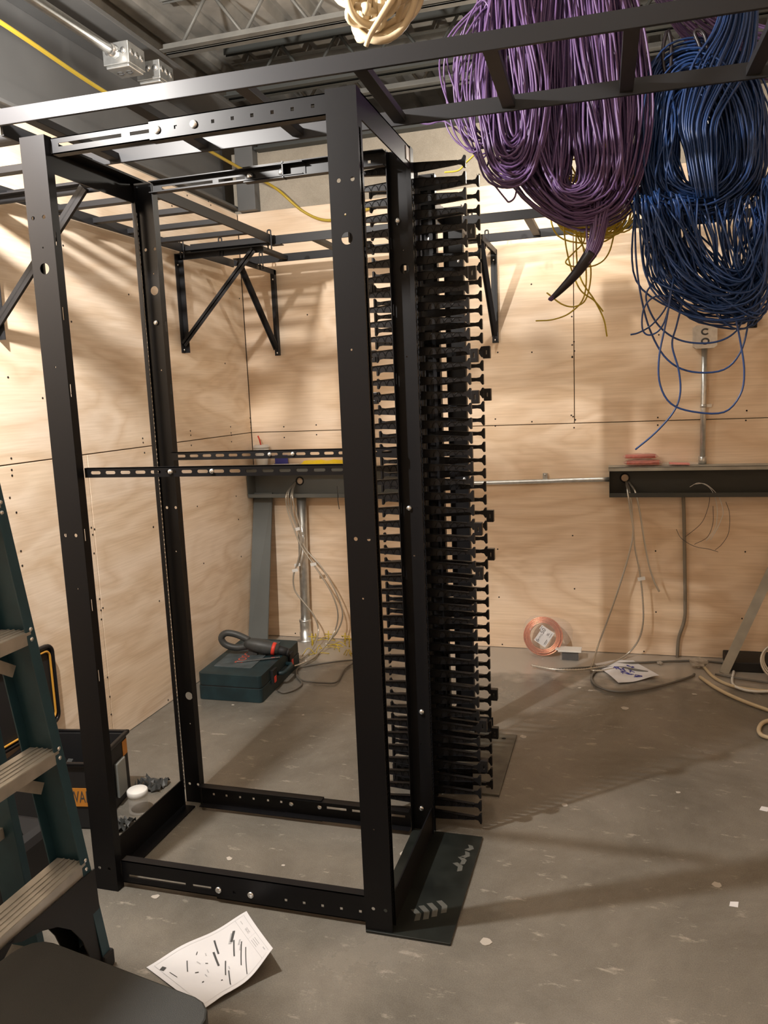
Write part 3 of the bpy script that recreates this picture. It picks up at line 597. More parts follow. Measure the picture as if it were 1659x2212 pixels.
GY = 'loose yellow cable ends'
cable('network_cable', [(1.307,1.130,2.097),(1.325,1.130,1.908),(1.365,1.130,1.778),(1.419,1.130,1.727),(1.449,1.130,1.688)], .0027, YEL, 'yellow cable end below the purple tail pointing down right, the shorter one', group=GY)
cable('network_cable', [(1.514,1.130,2.045),(1.494,1.130,1.986),(1.469,1.130,1.888),(1.426,1.130,1.849),(1.358,1.130,1.848),(1.321,1.130,1.866),(1.350,1.130,1.898),(1.385,1.130,1.934),(1.385,1.130,1.996)], .0027, YEL, 'yellow cable turning back up in a pointed loop behind the purple tail', group=GY)
cable('network_cable', [(1.345,1.130,2.078),(1.366,1.130,1.982),(1.390,1.130,1.855),(1.384,1.130,1.745),(1.336,1.130,1.692),(1.276,1.130,1.672),(1.214,1.130,1.671)], .0027, YEL, 'yellow cable sweeping out to the lowest free end on the left', group=GY)
cable('network_cable', [(1.332,1.130,2.079),(1.348,1.130,1.984),(1.405,1.130,1.854),(1.394,1.130,1.744),(1.357,1.130,1.713),(1.309,1.130,1.722),(1.254,1.130,1.767)], .0027, YEL, 'yellow cable ending beside the dark taped purple tip', group=GY)
cable('network_cable', [(1.354,1.130,2.077),(1.357,1.130,1.983),(1.366,1.130,1.826),(1.421,1.130,1.726),(1.451,1.130,1.661),(1.462,1.130,1.601)], .0027, YEL, 'yellow cable with the lowest end of all, pointing straight down', group=GY)
cable('network_cable', [(1.044,0.950,2.220),(1.009,0.950,2.194),(0.980,0.950,2.171),(0.932,0.950,2.170)], .0029, YEL, 'short yellow cable running up from the finger manager top to the purple coil', group=GY)
yl = [(-0.600,0.573,2.794),(-0.600,0.700,2.791)]
cable('extension_cable', [(-.33, -.2, 2.62), (-.30, .31, 2.598), (-.355, .92, 2.60), (-.33, 1.5, 2.585), (-.33, 2.1, 2.585), (-.29, 2.36, 2.56), (-.17, 2.42, 2.445), (-.04, 2.43, 2.385), (.10, 2.43, 2.40), (.5, 2.42, 2.47)], .0075, YEL2, 'long yellow cable running under the girder and drooping along the back wall', n=80)
# beige coil
bg = root('cable_coil', (.85, .1, 2.6), 'beige cable coil hanging into view at the top centre above the ladder', 'cable coil')
b = MB()
strands(b, [(0.867,0.120,2.444),(0.867,0.120,2.352),(0.891,0.120,2.298),(0.931,0.120,2.269),(0.971,0.120,2.268),(1.024,0.120,2.301),(1.065,0.120,2.349),(1.072,0.120,2.407)], [(0.938,0.120,2.431),(0.919,0.120,2.384),(0.913,0.120,2.334),(0.933,0.120,2.312),(0.958,0.120,2.316),(0.974,0.120,2.344),(0.994,0.120,2.391),(0.995,0.120,2.421)], 15, 51, .05, .0085, closed=False, N=34, seg=8, wob=.012)
b.build('cable_loops', BEI, bg)
b = MB(); b.tube(smooth([(1.031,0.060,2.359),(0.996,0.060,2.316),(0.967,0.060,2.281),(0.949,0.060,2.259),(0.937,0.060,2.236)], 20), .009, 8, rs=list(np.linspace(.010, .006, 20))); b.build('cable_end', BEI, bg)
# ------------------------------------------------------------------ conduit and boxes under the girder
cd = [(-0.403,0.404,2.800),(-0.415,0.623,2.800),(-0.392,1.084,2.800)]
cc = root('ceiling_conduit', tuple(cd[2]), 'galvanized conduit running toward the camera under the girder at top left', 'conduit')
bx = [(-0.397,1.147,2.760)][0]
ax, ay = bx[0], bx[1]
MB().cyl((ax, ay-2.2, 2.80), (ax, ay-.075, 2.80), .020, 16).build('tube', ZINC, cc)
b = MB(); b.cyl((ax, ay-.10, 2.80), (ax, ay-.062, 2.80), .024, 8); b.build('connector', BOLT, cc)
def jbox(label, cx, cy, cz, sz=.058, hz=.040):
    r = root('junction_box', (cx, cy, cz), label, 'junction box', 'junction boxes under the girder')
    b = MB().box((cx-sz, cy-sz, cz-hz), (cx+sz, cy+sz, cz+hz)); b.build('box_body', ZINC, r, bevel=.002)
    b = MB()
    for d in (-.034, 0, .034):
        b.tube([(cx+sz, cy+d, cz+.004), (cx+sz+.0015, cy+d, cz+.004)], .0125, 16); b.tube([(cx+d, cy-sz, cz+.006), (cx+d, cy-sz-.0015, cz+.006)], .0125, 16)
    b.build('knockout', BOLT, r)
    b = MB().box((cx-sz+.006, cy-sz+.006, cz-hz-.012), (cx+sz-.006, cy+sz-.006, cz-hz)); b.build('cover', ZINC, r, bevel=.004)
    b = MB()
    for d in (-.020, .020):
        for a0 in (0, PI): b.tube([(cx+d+.012*math.cos(t), cy+.012*math.sin(t), cz-hz-.0125) for t in np.linspace(a0+.3, a0+PI-.3, 7)], .0028, 5)
    b.build('cover_slot', INK, r)
    return r
jbox('galvanized junction box at the end of the ceiling conduit', ax, ay, 2.80)
jbox('second galvanized box just beyond the first, over the long ladder rail', ax+.01, ay+.21, 2.81, .055, .036)

# ------------------------------------------------------------------ back wall services
def gutter(label, x0, x1, z0, z1, m, hole, shelf=None):
    r = root('wire_gutter', (x0, 2.44, z0), label, 'wire gutter')
    b = MB(); yb, yf = 2.446, 2.335
    b.plate([(x0, z0), (x1, z0), (x1, z1), (x0, z1)], [circ(hole[0], hole[1], .020, 20)], .002, lambda x, z, t: (x, yb-.006+t, z))
    b.box((x0, yf, z0), (x1, yb, z0+.002)); b.box((x0, yf, z0), (x0+.002, yb, z1)); b.box((x1-.002, yf, z0), (x1, yb, z1))
    b.box((x0, yf, z0), (x1, yf+.002, z0+.022)); b.build('trough', m, r, bevel=.0008)
    b = MB(); b.box((x0-.004, yf-.004, z1), (x1+.004, yb, z1+.004)); b.box((x0-.004, yf-.004, z1-.016), (x1+.004, yf-.001, z1+.004)); b.build('top_cover', GRYM if m != BLK else shelf, r, bevel=.001)
    b = MB(); b.tube([(hole[0]+.022*math.cos(t), yb-.008, hole[1]+.022*math.sin(t)) for t in np.linspace(0, 2*PI, 20, endpoint=False)], .004, 6, closed=True); b.build('bushing', DRK, r)
    return r
SHELF = mat('dusty_cover', (.36, .34, .29), .6, noise=.15, nscale=10)
DKG = mat('dark_trough_paint', (.040, .042, .038), .5)  # near-black paint of the right wire gutter
gl = gutter('grey painted wire gutter on the back wall at the left, behind the rack', -.572, .45, .865, 1.030, GRYM, (-.285, .95))
gr = gutter('black wire gutter on the back wall at the right, with a pale dusty top', 1.455, 3.0, .862, 1.012, DKG, (1.532, .95))
gr.children[1].data.materials[0] = SHELF
q = [(-0.592,2.204,0.000),(-0.442,2.185,-0.000)]; tp = [(-.572, 2.415, .885), (-.455, 2.415, .885)]; q = [(max(-.572, q[0][0]), q[0][1]-.0, 0), (q[1][0], q[1][1], 0)]
b = MB(); vs = [q[0], q[1], tp[1], tp[0]]; vs += [(v[0], v[1]+.012, v[2]) for v in vs]; b.add(vs, [(0, 1, 2, 3), (7, 6, 5, 4), (0, 4, 5, 1), (1, 5, 6, 2), (2, 6, 7, 3), (3, 7, 4, 0)], False)
tag(b.build('gutter_cover', GRYM, loc=(-.545, 2.365, 0), bevel=.001), 'long grey steel cover leaning upright under the left wire gutter', 'steel cover')
# conduits
r = root('wall_conduit', (.45, 2.42, .94), 'horizontal galvanized conduit on the back wall between the two wire gutters', 'conduit')
b = MB(); b.tube(smooth([(.45, 2.43, .931), (.78, 2.43, .931), (1.08, 2.43, .936), (1.22, 2.425, .940), (1.454, 2.42, .945)], 30), .0125, 12); b.build('tube', ZINC, r)
q = [(1.125,2.440,0.950)][0]
b = MB(); b.box((q[0]-.012, 2.428, q[2]-.016), (q[0]+.012, 2.446, q[2]+.03)); b.cyl((q[0], 2.43, q[2]+.022), (q[0], 2.424, q[2]+.022), .007, 8); b.build('strap', ZINC, r)
r = root('conduit_riser', (-.27, 2.40, 0), 'thick galvanized conduit rising from the floor to the left wire gutter', 'conduit')
MB().cyl((-.285, 2.40, .03), (-.265, 2.40, .866), .028, 20).build('tube', ZINC, r)
b = MB(); b.lathe([(.055, 0), (.055, .006), (.036, .01), (.036, .05), (.033, .052), (.033, .11), (.036, .115), (.036, .125), (.03, .13)], (-.286, 2.40, 0), 20); b.build('floor_coupling', ZINC, r)
r = root('wall_conduit', (1.91, 2.42, 1.02), 'vertical galvanized conduit between the wall outlet box and the right gutter top', 'conduit')
b = MB(); b.cyl((1.905, 2.432, 1.018), (1.905, 2.432, 1.60), .0135, 12); b.build('tube', ZINC, r)
b = MB(); b.cyl((1.905, 2.432, 1.018), (1.905, 2.432, 1.055), .019, 8); b.build('connector', ZINC, r); b = MB(); b.cyl((1.905, 2.432, 1.30), (1.905, 2.432, 1.315), .016, 10); b.box((1.905, 2.44, 1.30), (1.945, 2.446, 1.315)); b.build('strap', ZINC, r)
r = root('outlet_box', (1.905, 2.43, 1.64), 'square grey outlet box on the back wall below the blue cables', 'outlet box')
b = MB().plate([(1.85, 1.60), (1.865, 1.588), (1.945, 1.588), (1.96, 1.60), (1.96, 1.69), (1.945, 1.70), (1.865, 1.70), (1.85, 1.69)], [], .045, lambda x, z, t: (x, 2.401+t, z)); b.build('box_body', ZINC, r)
b = MB()
for zc, a0 in ((1.668, .7), (1.622, 0)):
    b.tube([(1.905+.016*math.cos(t), 2.400, zc+.013*math.sin(t)) for t in np.linspace(a0, a0+2*PI-2*a0-.01, 18)], .0045, 6)
b.build('opening', INK, r)
cable('flexible_conduit', [(1.817,2.430,0.868),(1.824,2.430,0.667),(1.833,2.430,0.301),(1.830,2.430,0.201),(1.804,2.430,0.100),(1.798,2.430,-0.011)], .0085, mat('grey_flex', (.22, .19, .15), .5), 'grey flexible conduit dropping from the right gutter to the floor', 'conduit', n=60)

def mc(pts, label, r=.0052, n=150, tagpt=None, tagn=None, group='armored cables from the wire gutters'):
    P = smooth(pts, n); P = P if len(P) == n else P[:n]
    o = root('armored_cable', tuple(map(float, P[0])), label, 'armored cable', group)
    Q = smooth(P, int(n*1.5)); rs = [r*(1.05 if i % 2 else .70) for i in range(len(Q))]
    b = MB(); b.tube(Q, r, 8, rs=rs); b.build('metal_jacket', MCM, o)
    if tagpt is not None:
        c = P[int(tagpt*(n-1))]; b = MB(); b.bar((c[0]-.014, c[1]-.008, c[2]-.004), (c[0]+.022, c[1]-.008, c[2]+.004), .002, .018); b.build('tag', WHT, o)
    return o
def J(a, b_): return list(a)+list(b_)
mc(J([(-0.313,2.430,0.943)], J([(-0.310,2.320,0.895),(-0.307,2.320,0.801),(-0.271,2.320,0.694),(-0.224,2.320,0.572),(-0.133,2.320,0.466),(-0.056,2.320,0.332),(-0.018,2.320,0.196),(-0.058,2.320,0.085),(-0.143,2.320,-0.003)], [(-0.101,2.068,0.020),(-0.124,1.957,0.020),(-0.159,1.892,0.020)])), 'armored cable from the left gutter, the outermost to bulge right near the floor', tagpt=.24)
mc(J([(-0.316,2.430,0.943)], J([(-0.313,2.300,0.889),(-0.313,2.300,0.804),(-0.282,2.300,0.697),(-0.238,2.300,0.584),(-0.149,2.300,0.451),(-0.072,2.300,0.323),(-0.039,2.300,0.201),(-0.067,2.300,0.090)], [(-0.102,2.172,0.020),(-0.123,1.987,0.020)])), 'armored cable from the left gutter running just inside the outermost one', tagpt=.45)
mc(J([(-0.310,2.430,0.943)], J([(-0.281,2.310,0.883),(-0.265,2.310,0.776),(-0.242,2.310,0.682),(-0.245,2.310,0.588),(-0.274,2.310,0.492),(-0.305,2.310,0.409),(-0.301,2.310,0.327),(-0.253,2.310,0.259),(-0.192,2.310,0.179),(-0.169,2.310,0.082)], [(-0.160,2.162,0.020),(-0.165,2.011,0.020)])), 'armored cable from the left gutter that swings left and crosses the riser', tagpt=.46)
mc(J([(-0.313,2.430,0.946)], [(-0.297,2.330,0.885),(-0.298,2.330,0.786),(-0.265,2.330,0.678),(-0.249,2.330,0.597),(-0.266,2.330,0.515),(-0.289,2.330,0.468)]), 'short armored cable from the left gutter ending halfway down', tagpt=.98)
mc(J([(1.537,2.430,0.932)], J([(1.545,2.340,0.886),(1.559,2.340,0.788),(1.573,2.340,0.686),(1.551,2.340,0.560),(1.499,2.340,0.375),(1.446,2.340,0.211),(1.398,2.340,0.070)], [(1.377,2.248,0.012),(1.370,2.127,0.012),(1.422,2.129,0.012),(1.489,2.168,0.012)])), 'armored cable from the right gutter slanting down left to the floor')
mc(J([(1.541,2.430,0.932)], J([(1.557,2.360,0.874),(1.568,2.360,0.773),(1.581,2.360,0.605),(1.604,2.360,0.483),(1.621,2.360,0.337),(1.624,2.360,0.201),(1.599,2.360,0.100)], [(1.539,2.362,0.020),(1.443,2.193,0.020),(1.332,2.105,0.020),(1.197,2.081,0.020),(1.070,2.123,0.020)])), 'armored cable from the right gutter bowing right, its end pointing left on the floor', tagpt=.35)
mc(J([(1.550,2.430,0.932)], [(1.583,2.350,0.884),(1.606,2.350,0.775),(1.628,2.350,0.631),(1.651,2.350,0.511),(1.676,2.350,0.427),(1.702,2.350,0.371)]), 'short armored cable from the right gutter ending in mid air')
GWW = 'thin wires from the right gutter'
for P, lb, m in (([(1.842,2.370,0.909),(1.885,2.370,0.929),(1.939,2.370,0.899),(1.969,2.370,0.820),(1.970,2.370,0.726),(1.954,2.370,0.679),(1.922,2.370,0.636)], 'thin pale wire curving from the right gutter, inner one of two', WHT), ([(1.863,2.360,0.924),(1.916,2.360,0.923),(1.975,2.360,0.863),(1.998,2.360,0.786),(1.990,2.360,0.747),(1.974,2.360,0.704),(1.941,2.360,0.643)], 'thin pale wire curving from the right gutter, outer one of two', WHT),
                 ([(1.937,2.380,0.860),(1.931,2.380,0.806),(1.900,2.380,0.724),(1.825,2.380,0.652)], 'thin brown wire hooking left below the right gutter', INK), ([(1.953,2.380,0.811),(1.954,2.380,0.724),(1.929,2.380,0.653),(1.869,2.380,0.615)], 'thin brown wire curving in the middle of the wire cluster', INK),
                 ([(2.012,2.380,0.832),(2.030,2.380,0.772),(2.028,2.380,0.678),(1.999,2.380,0.619),(1.967,2.380,0.587)], 'thin brown wire forming the right edge of the wire cluster', INK), ([(1.782,2.380,0.692),(1.807,2.380,0.645),(1.869,2.380,0.605),(1.935,2.380,0.592),(1.981,2.380,0.578)], 'dark wires twisted together along the bottom of the cluster', INK)):
    cable('thin_wire', P, .0016 if m == WHT else .0013, m, lb, 'wire', n=30, group=GWW, seg=5)
cable('zip_tie', [(-0.016,2.330,0.931),(-0.015,2.330,0.853),(-0.010,2.330,0.800)], .0022, INK, 'black cable tie hanging from the left gutter next to the front post', 'cable tie', n=10)
# items on the gutter tops
cx, cy = -.495, 2.392
cup = root('paper_cup', (cx, cy, 1.0345), 'white takeaway cup with a red straw on the left gutter top', 'cup')
MB().lathe([(.029, 0), (.030, .002), (.0445, .118)], (cx, cy, 1.0345), 28).build('cup_body', WHT, cup)
MB().lathe([(.047, .116), (.048, .122), (.044, .128), (.040, .134)], (cx, cy, 1.0345), 28).build('lid', WHT, cup)
b = MB(); b.tube([(cx+.002, cy, 1.15), (cx-.006, cy-.004, 1.20), (cx-.014, cy-.006, 1.222)], .0042, 8); tag(b.build('straw', RED, cup), 'red straw', None)
b = MB(); rn = random.Random(6); g_ = 12
vs = []; fs = []
for i in range(g_+1):
    for j in range(7): vs.append((-.25+.30*i/g_, 2.345+.085*j/6, 1.036+(.030+.014*rn.random())*math.sin(PI*(j+.6)/7.2)*(1 if 0 < i < g_ else .3)))
for i in range(g_):
    for j in range(6): fs.append((i*7+j, (i+1)*7+j, (i+1)*7+j+1, i*7+j+1))
n_ = len(vs); vs += [(v[0], v[1], 1.0345) for v in vs]; fs += [tuple(k+n_ for k in f[::-1]) for f in fs]
for i in range(g_): fs += [(i*7, i*7+n_, (i+1)*7+n_, (i+1)*7), (i*7+6, (i+1)*7+6, (i+1)*7+6+n_, i*7+6+n_)]
b.add(vs, fs, False); tag(b.build('plastic_bag', YBAG, loc=(-.1, 2.39, 1.036)), 'crumpled yellow plastic bag on the left gutter top', 'bag')
tag(MB().bar((-.43, 2.385, 1.0445), (-.27, 2.37, 1.0445), .07, .020).build('small_box', WHT, loc=(-.35, 2.38, 1.036), bevel=.002), 'pale flat packet beside the cup on the left gutter top', 'packet')
b = MB().bar((-.425, 2.42, 1.080), (-.345, 2.42, 1.080), .004, .05); b.bar((-.425, 2.42, 1.057), (-.345, 2.42, 1.057), .03, .003)
tag(b.build('blue_card', PEN, loc=(-.385, 2.42, 1.056)), 'small dark blue card standing behind the packet beside the cup', 'card')
def pillow(name, c, s, m, label, cat, rz=0, par=None):
    b = MB(); n1, n2 = 14, 10; rn = random.Random(int(c[0]*100)); vs = []; fs = []
    for sg in (1, -1):
        for i in range(n1+1):
            for j in range(n2+1):
                u, v = i/n1*2-1, j/n2*2-1; hgt = (max(0, 1-abs(u)**3))**.5*(max(0, 1-abs(v)**3))**.5
                vs.append((u*s[0]+rn.uniform(-.003, .003), v*s[1], sg*hgt*s[2]+(rn.uniform(-.12, .12)*s[2] if sg > 0 else 0)))
    k = (n1+1)*(n2+1)
    for i in range(n1):
        for j in range(n2):
            a = i*(n2+1)+j; q = (a, a+n2+1, a+n2+2, a+1); fs.append(q); fs.append(tuple(t+k for t in q[::-1]))
    b.add([(c[0]+x*math.cos(rz)-y*math.sin(rz), c[1]+x*math.sin(rz)+y*math.cos(rz), c[2]+z) for x, y, z in vs], fs, True)
    o = b.build(name, m, par, loc=None if par else c)
    if par is None: tag(o, label, cat)
    return o
for c, s, lb in (((1.618, 2.385, 1.0345), (.092, .045, .016), 'bag of red cable ties at the bottom of the pair near the gutter end'), ((1.606, 2.39, 1.066), (.085, .043, .014), 'bag of red cable ties lying on top of the other near the gutter end')):
    r = root('parts_bag', c, lb, 'bag', 'bags of red cable ties'); pillow('clear_bag', c, s, CLRP, None, None, .05, r)
    b = MB(); rn = random.Random(9)
    for k in range(46):
        yy = rn.uniform(-.6, .6)*s[1]; zz = rn.uniform(-.5, .5)*s[2]; b.bar((c[0]-s[0]*.85, c[1]+yy, c[2]+zz), (c[0]+s[0]*.85, c[1]+yy+rn.uniform(-.01, .01), c[2]+zz+rn.uniform(-.003, .003)), .003, .0015)
    b.build('cable_ties', PNK, r)
r = root('parts_bag', (1.80, 2.385, 1.018), 'flat clear bag with a pink card on the right gutter top, beside the conduit', 'bag')
pillow('clear_bag', (1.80, 2.385, 1.026), (.085, .045, .0085), CLR, None, None, -.1, r)
MB().bar((1.745, 2.385, 1.028), (1.84, 2.385, 1.024), .06, .006).build('card', mat('pink_card', (.85, .28, .25), .6), r)
# ------------------------------------------------------------------ floor by the back wall
def frame(o, ux, uy, uz):     # local -> world
    o, ux, uy, uz = map(Vector, (o, ux, uy, uz)); return lambda x, y, z=0: tuple(o+ux*x+uy*y+uz*z)
# bare copper coil in a bag leaning on the wall
cpr = root('copper_wire_coil', (1.115, 2.36, 0), 'coil of bare copper wire in a clear bag leaning on the back wall', 'wire coil')
tilt = .30; F = frame((1.112, 2.345, .108), (1, 0, 0), (0, math.sin(tilt), math.cos(tilt)), (0, -math.cos(tilt), math.sin(tilt)))
b = MB(); rn = random.Random(3)
for k in range(16):
    R_ = .072+.030*((k % 6)/5); z = (k//6-1)*.008+rn.uniform(-.002, .002)
    b.tube([F(R_*math.cos(t)+rn.uniform(-.0006, .0006), R_*math.sin(t), z) for t in np.linspace(0, 2*PI, 40, endpoint=False)], .0028, 6, closed=True)
b.build('copper_loops', COP, cpr)
ct, st = math.cos(1.0), math.sin(1.0); fu, fv = Vector((1, 0, 0)), Vector((0, math.sin(tilt), math.cos(tilt)))
b = MB(); LF = frame(F(0.004, 0, .020), fu*ct+fv*st, fv*ct-fu*st, (0, -math.cos(tilt), math.sin(tilt)))
b.plate([(-.046, -.040), (.046, -.040), (.046, .040), (.020, .040), (.020, .030), (-.046, .030)], [], .0006, LF)
b.build('label_card', PAP, cpr)
b = MB()
text_mesh(b, '6', .030, lambda x, y, z: LF(x-.036, y+.014, .0009+z)); text_mesh(b, 'AWG', .0155, lambda x, y, z: LF(x-.013, y+.012, .0009+z)); text_mesh(b, '50', .030, lambda x, y, z: LF(x+.022, y+.016, .0009+z))
for (x, y, w_, h_) in ((-.020, -.026, .030, .003), (-.022, -.032, .024, .002), (.020, -.012, .012, .003), (.022, -.018, .016, .003), (.024, -.030, .026, .002), (.030, .034, .022, .002)): b.plate(rect(x, y, w_, h_), [], .0003, lambda u, v, t: LF(u, v, .0009+t))
b.build('label_print', INK, cpr)
b = MB(); vs = []; fs = []; nn = 26
for i in range(nn):
    t = 2*PI*i/nn; k = 1+.10*math.sin(3*t+1)+.12*max(0, math.cos(t-.35))**3*3
    for rr, zz in ((0, .028), (.07, .026), (.104, .018), (.112*k, .0), (.104, -.016)): vs.append(F(rr*math.cos(t), rr*math.sin(t), zz+.003*math.sin(5*t)))
for i in range(nn):
    for j in range(4): fs.append((i*5+j, i*5+j+1, ((i+1) % nn)*5+j+1, ((i+1) % nn)*5+j))
b.add(vs, fs, True); b.build('clear_bag', CLR, cpr)
r = root('plastic_box', (1.255, 2.30, 0), 'small clear plastic box with a white lid and dark contents, right of the copper coil', 'box')
MB().box((1.205, 2.28, .001), (1.305, 2.345, .048)).build('box_body', CLR, r, bevel=.003)
MB().box((1.215, 2.285, .003), (1.298, 2.34, .040)).build('contents', DRK, r)
b = MB().box((1.195, 2.272, .048), (1.315, 2.352, .056)); b.box((1.180, 2.29, .050), (1.197, 2.32, .058)); b.build('lid', WHT, r, bevel=.002)
# handwritten sheet
hs = [(1.382,2.247,0.000),(1.576,2.330,0.000),(1.693,2.090,0.000),(1.502,1.968,0.000)]
r = root('paper_sheet', tuple(hs[0]), 'white sheet with blue handwriting on the floor by the back wall', 'paper')
def bil(Q, zf): 
    Q = [np.array(q) for q in Q]
    def f(u, v, t=0): p = (Q[0]*(1-u)+Q[1]*u)*(1-v)+(Q[3]*(1-u)+Q[2]*u)*v; return (p[0], p[1], p[2]+zf(u, v)+t)
    return f
PF = bil(hs, lambda u, v: .004+.010*math.sin(3*u+2*v)**2+.012*max(0, v-.7)*u)
def sheet(b, f, n=14, m=14, th=.0005):
    vs = [f(i/n, j/m, 0) for i in range(n+1) for j in range(m+1)]+[f(i/n, j/m, -th) for i in range(n+1) for j in range(m+1)]; k = (n+1)*(m+1); fs = []
    for i in range(n):
        for j in range(m): a = i*(m+1)+j; q = (a, a+m+1, a+m+2, a+1); fs += [q, tuple(t+k for t in q[::-1])]
    b.add(vs, fs, True)
b = MB(); sheet(b, PF); b.build('sheet', PAP, r)
b = MB(); rn = random.Random(12)
for (u0, v0) in ((.45, .50), (.52, .42), (.40, .60), (.60, .55), (.48, .68), (.80, .35), (.74, .30), (.35, .40), (.58, .80)):
    P = [PF(min(.97, max(.03, u0+rn.uniform(-.09, .09))), min(.97, max(.03, v0+rn.uniform(-.07, .07))), .002) for _ in range(6)]; b.tube(smooth(P, 24), .0016, 5)
b.build('handwriting', PEN, r)
# leaning strut
r = MB(); r.bar((2.0, 2.22, .0), (2.30, 2.40, .66), .045, .004, up=(0, -1, .2)); r.bar((1.985, 2.235, .0), (2.285, 2.415, .66), .004, .03, up=(0, -1, .2))
tag(r.build('steel_strip', SHELF, loc=(2.0, 2.22, 0)), 'pale steel strip leaning against the back wall at the far right', 'strip')
r = MB().box((2.02, 2.25, 0), (2.60, 2.44, .05))  # dark block added where shadows lie behind the coils
tag(r.build('shadow_block', DRK, loc=(2.2, 2.35, 0), bevel=.005), 'low dark block standing in for shadow on the floor behind the cable coils at right', 'box')
GF = 'cables lying on the floor at right'
for P, rr, m, lb in (
    ([(1.194,2.115,0.008),(1.375,2.180,0.008),(1.488,2.249,0.008),(1.648,2.298,0.008),(1.786,2.342,0.008),(1.921,2.365,0.008),(2.051,2.344,0.008)], .006, CORD, 'grey cable lying straight along the foot of the back wall'),
    ([(1.644,2.151,0.008),(1.511,2.197,0.008),(1.412,2.159,0.008),(1.375,2.038,0.008),(1.405,1.917,0.008),(1.490,1.860,0.008),(1.594,1.896,0.008),(1.723,1.998,0.008),(1.840,2.120,0.008),(1.860,2.162,0.008)], .006, CORD, 'grey cable looping around the handwritten sheet'),
    ([(1.882,2.121,0.010),(1.945,1.972,0.010),(2.028,1.850,0.010),(2.134,1.742,0.010),(2.218,1.664,0.010)], .0085, BEI, 'thick beige cable running toward the right edge of the floor'),
    ([(1.913,2.273,0.010),(1.950,2.114,0.010),(2.030,2.011,0.010),(2.163,1.982,0.010),(2.286,2.022,0.010)], .0075, BEI, 'beige cable bowing beside the leaning steel strip'),
    ([(2.046,2.223,0.012),(2.020,2.059,0.012),(2.046,1.985,0.012),(2.122,1.964,0.012),(2.245,2.009,0.012)], .006, WHT, 'pale cable arc half visible at the right floor edge'),
    ([(2.185,1.672,0.010),(2.097,1.626,0.010),(2.059,1.552,0.010),(2.057,1.479,0.010),(2.110,1.446,0.010)], .0085, BEI, 'beige cable loop cut by the right picture edge'),
    ([(1.956,2.168,0.012),(2.025,2.135,0.012),(2.142,2.099,0.012),(2.256,2.070,0.012)], .006, CORD, 'thin grey cable under the beige ones at the far right')):
    cable('floor_cable', P, rr, m, lb, group=GF, n=50)
b = MB()
for k in range(3): b.tube([(2.245+(.085-.008*k)*math.cos(t), 2.18+.04*math.sin(t)+.015*k, .085+(.076-.008*k)*math.sin(t)) for t in np.linspace(0, 2*PI, 40, endpoint=False)], .005, 8, closed=True)
tag(b.build('cable_coil', MCM, loc=(2.245, 2.18, .01)), 'loose shiny cable coil standing on the floor at the right edge', 'cable coil')
# debris
def chip(P, h, m, lb, cat='debris', g=None, name='plaster_chip'):
    c = np.mean(P, 0); b = MB(); b.plate([(p[0], p[1]) for p in P], [], h, lambda x, y, t: (x, y, .0006+t)); return tag(b.build(name, m, loc=(c[0], c[1], 0)), lb, cat, g)
chip([(1.803,0.347,0.000),(1.825,0.351,0.000),(1.820,0.325,0.000),(1.798,0.326,0.000)], .0006, PAP, 'tiny white paper square on the floor at lower right', 'paper scrap', 'white paper squares', 'paper_scrap')
chip([(1.969,0.908,0.000),(1.993,0.904,0.000),(1.982,0.874,0.000),(1.958,0.881,0.000)], .0006, PAP, 'tiny white paper square at the right picture edge', 'paper scrap', 'white paper squares', 'paper_scrap')
rn = random.Random(77)
CH = (("round plaster spot on the floor off the near corner of the rack floor plate", .018), ("plaster spot beside the comb shaped shadow of the cable manager", .014), ("plaster spot in the dark post shadow at lower right, above a paper square", .016),
 ("small plaster crumb left of the paper square cut by the right picture edge", .010), ("broad plaster scuff on the floor left of the assembly sheet, under the front rail", .014), ("plaster crumb on the floor just below the blue marked paper", .014),
 ("plaster flake in front of the small plastic box by the back wall", .010), ("flat plaster patch at the middle of the right floor area", .020), ("plaster scuff next to the thick beige floor cable", .013), ("plaster flake right of the tool case on the floor", .008),
 ("plaster spot inside the rack footprint near the front rail", .012), ("plaster flake inside the rack footprint beside the rear rail", .007), ("plaster crumb on the floor inside the rack right of centre", .016), ("pale scuff on the floor just past the far floor plate", .018),
 ("small crumb below the tool case front edge", .008), ("plaster crumb at the foot of the back wall under the copper coil", .008))
for c, (lb, s_) in zip([(1.171,0.033,0.000),(1.326,0.781,-0.000),(1.778,0.421,0.000),(1.706,0.950,0.000),(0.200,0.002,0.000),(1.374,1.871,0.000),(1.324,1.899,0.000),(1.531,1.685,0.000),(1.839,1.909,0.000),(0.125,1.340,0.000),(0.324,0.229,0.000),(0.508,0.232,0.000),(0.857,0.373,0.000),(1.124,1.301,0.000),(-0.256,1.391,0.000),(1.114,2.283,0.000)], CH):
    P = [(c[0]+s_*rn.uniform(.6, 1.1)*math.cos(t), c[1]+s_*rn.uniform(.5, 1)*math.sin(t)) for t in np.linspace(0, 2*PI, 9, endpoint=False)]
    b = MB(); b.plate(P, [], .0012, lambda x, y, t: (x, y, .0003+t)); tag(b.build('plaster_chip', DUST, loc=(c[0], c[1], 0)), lb, 'debris')
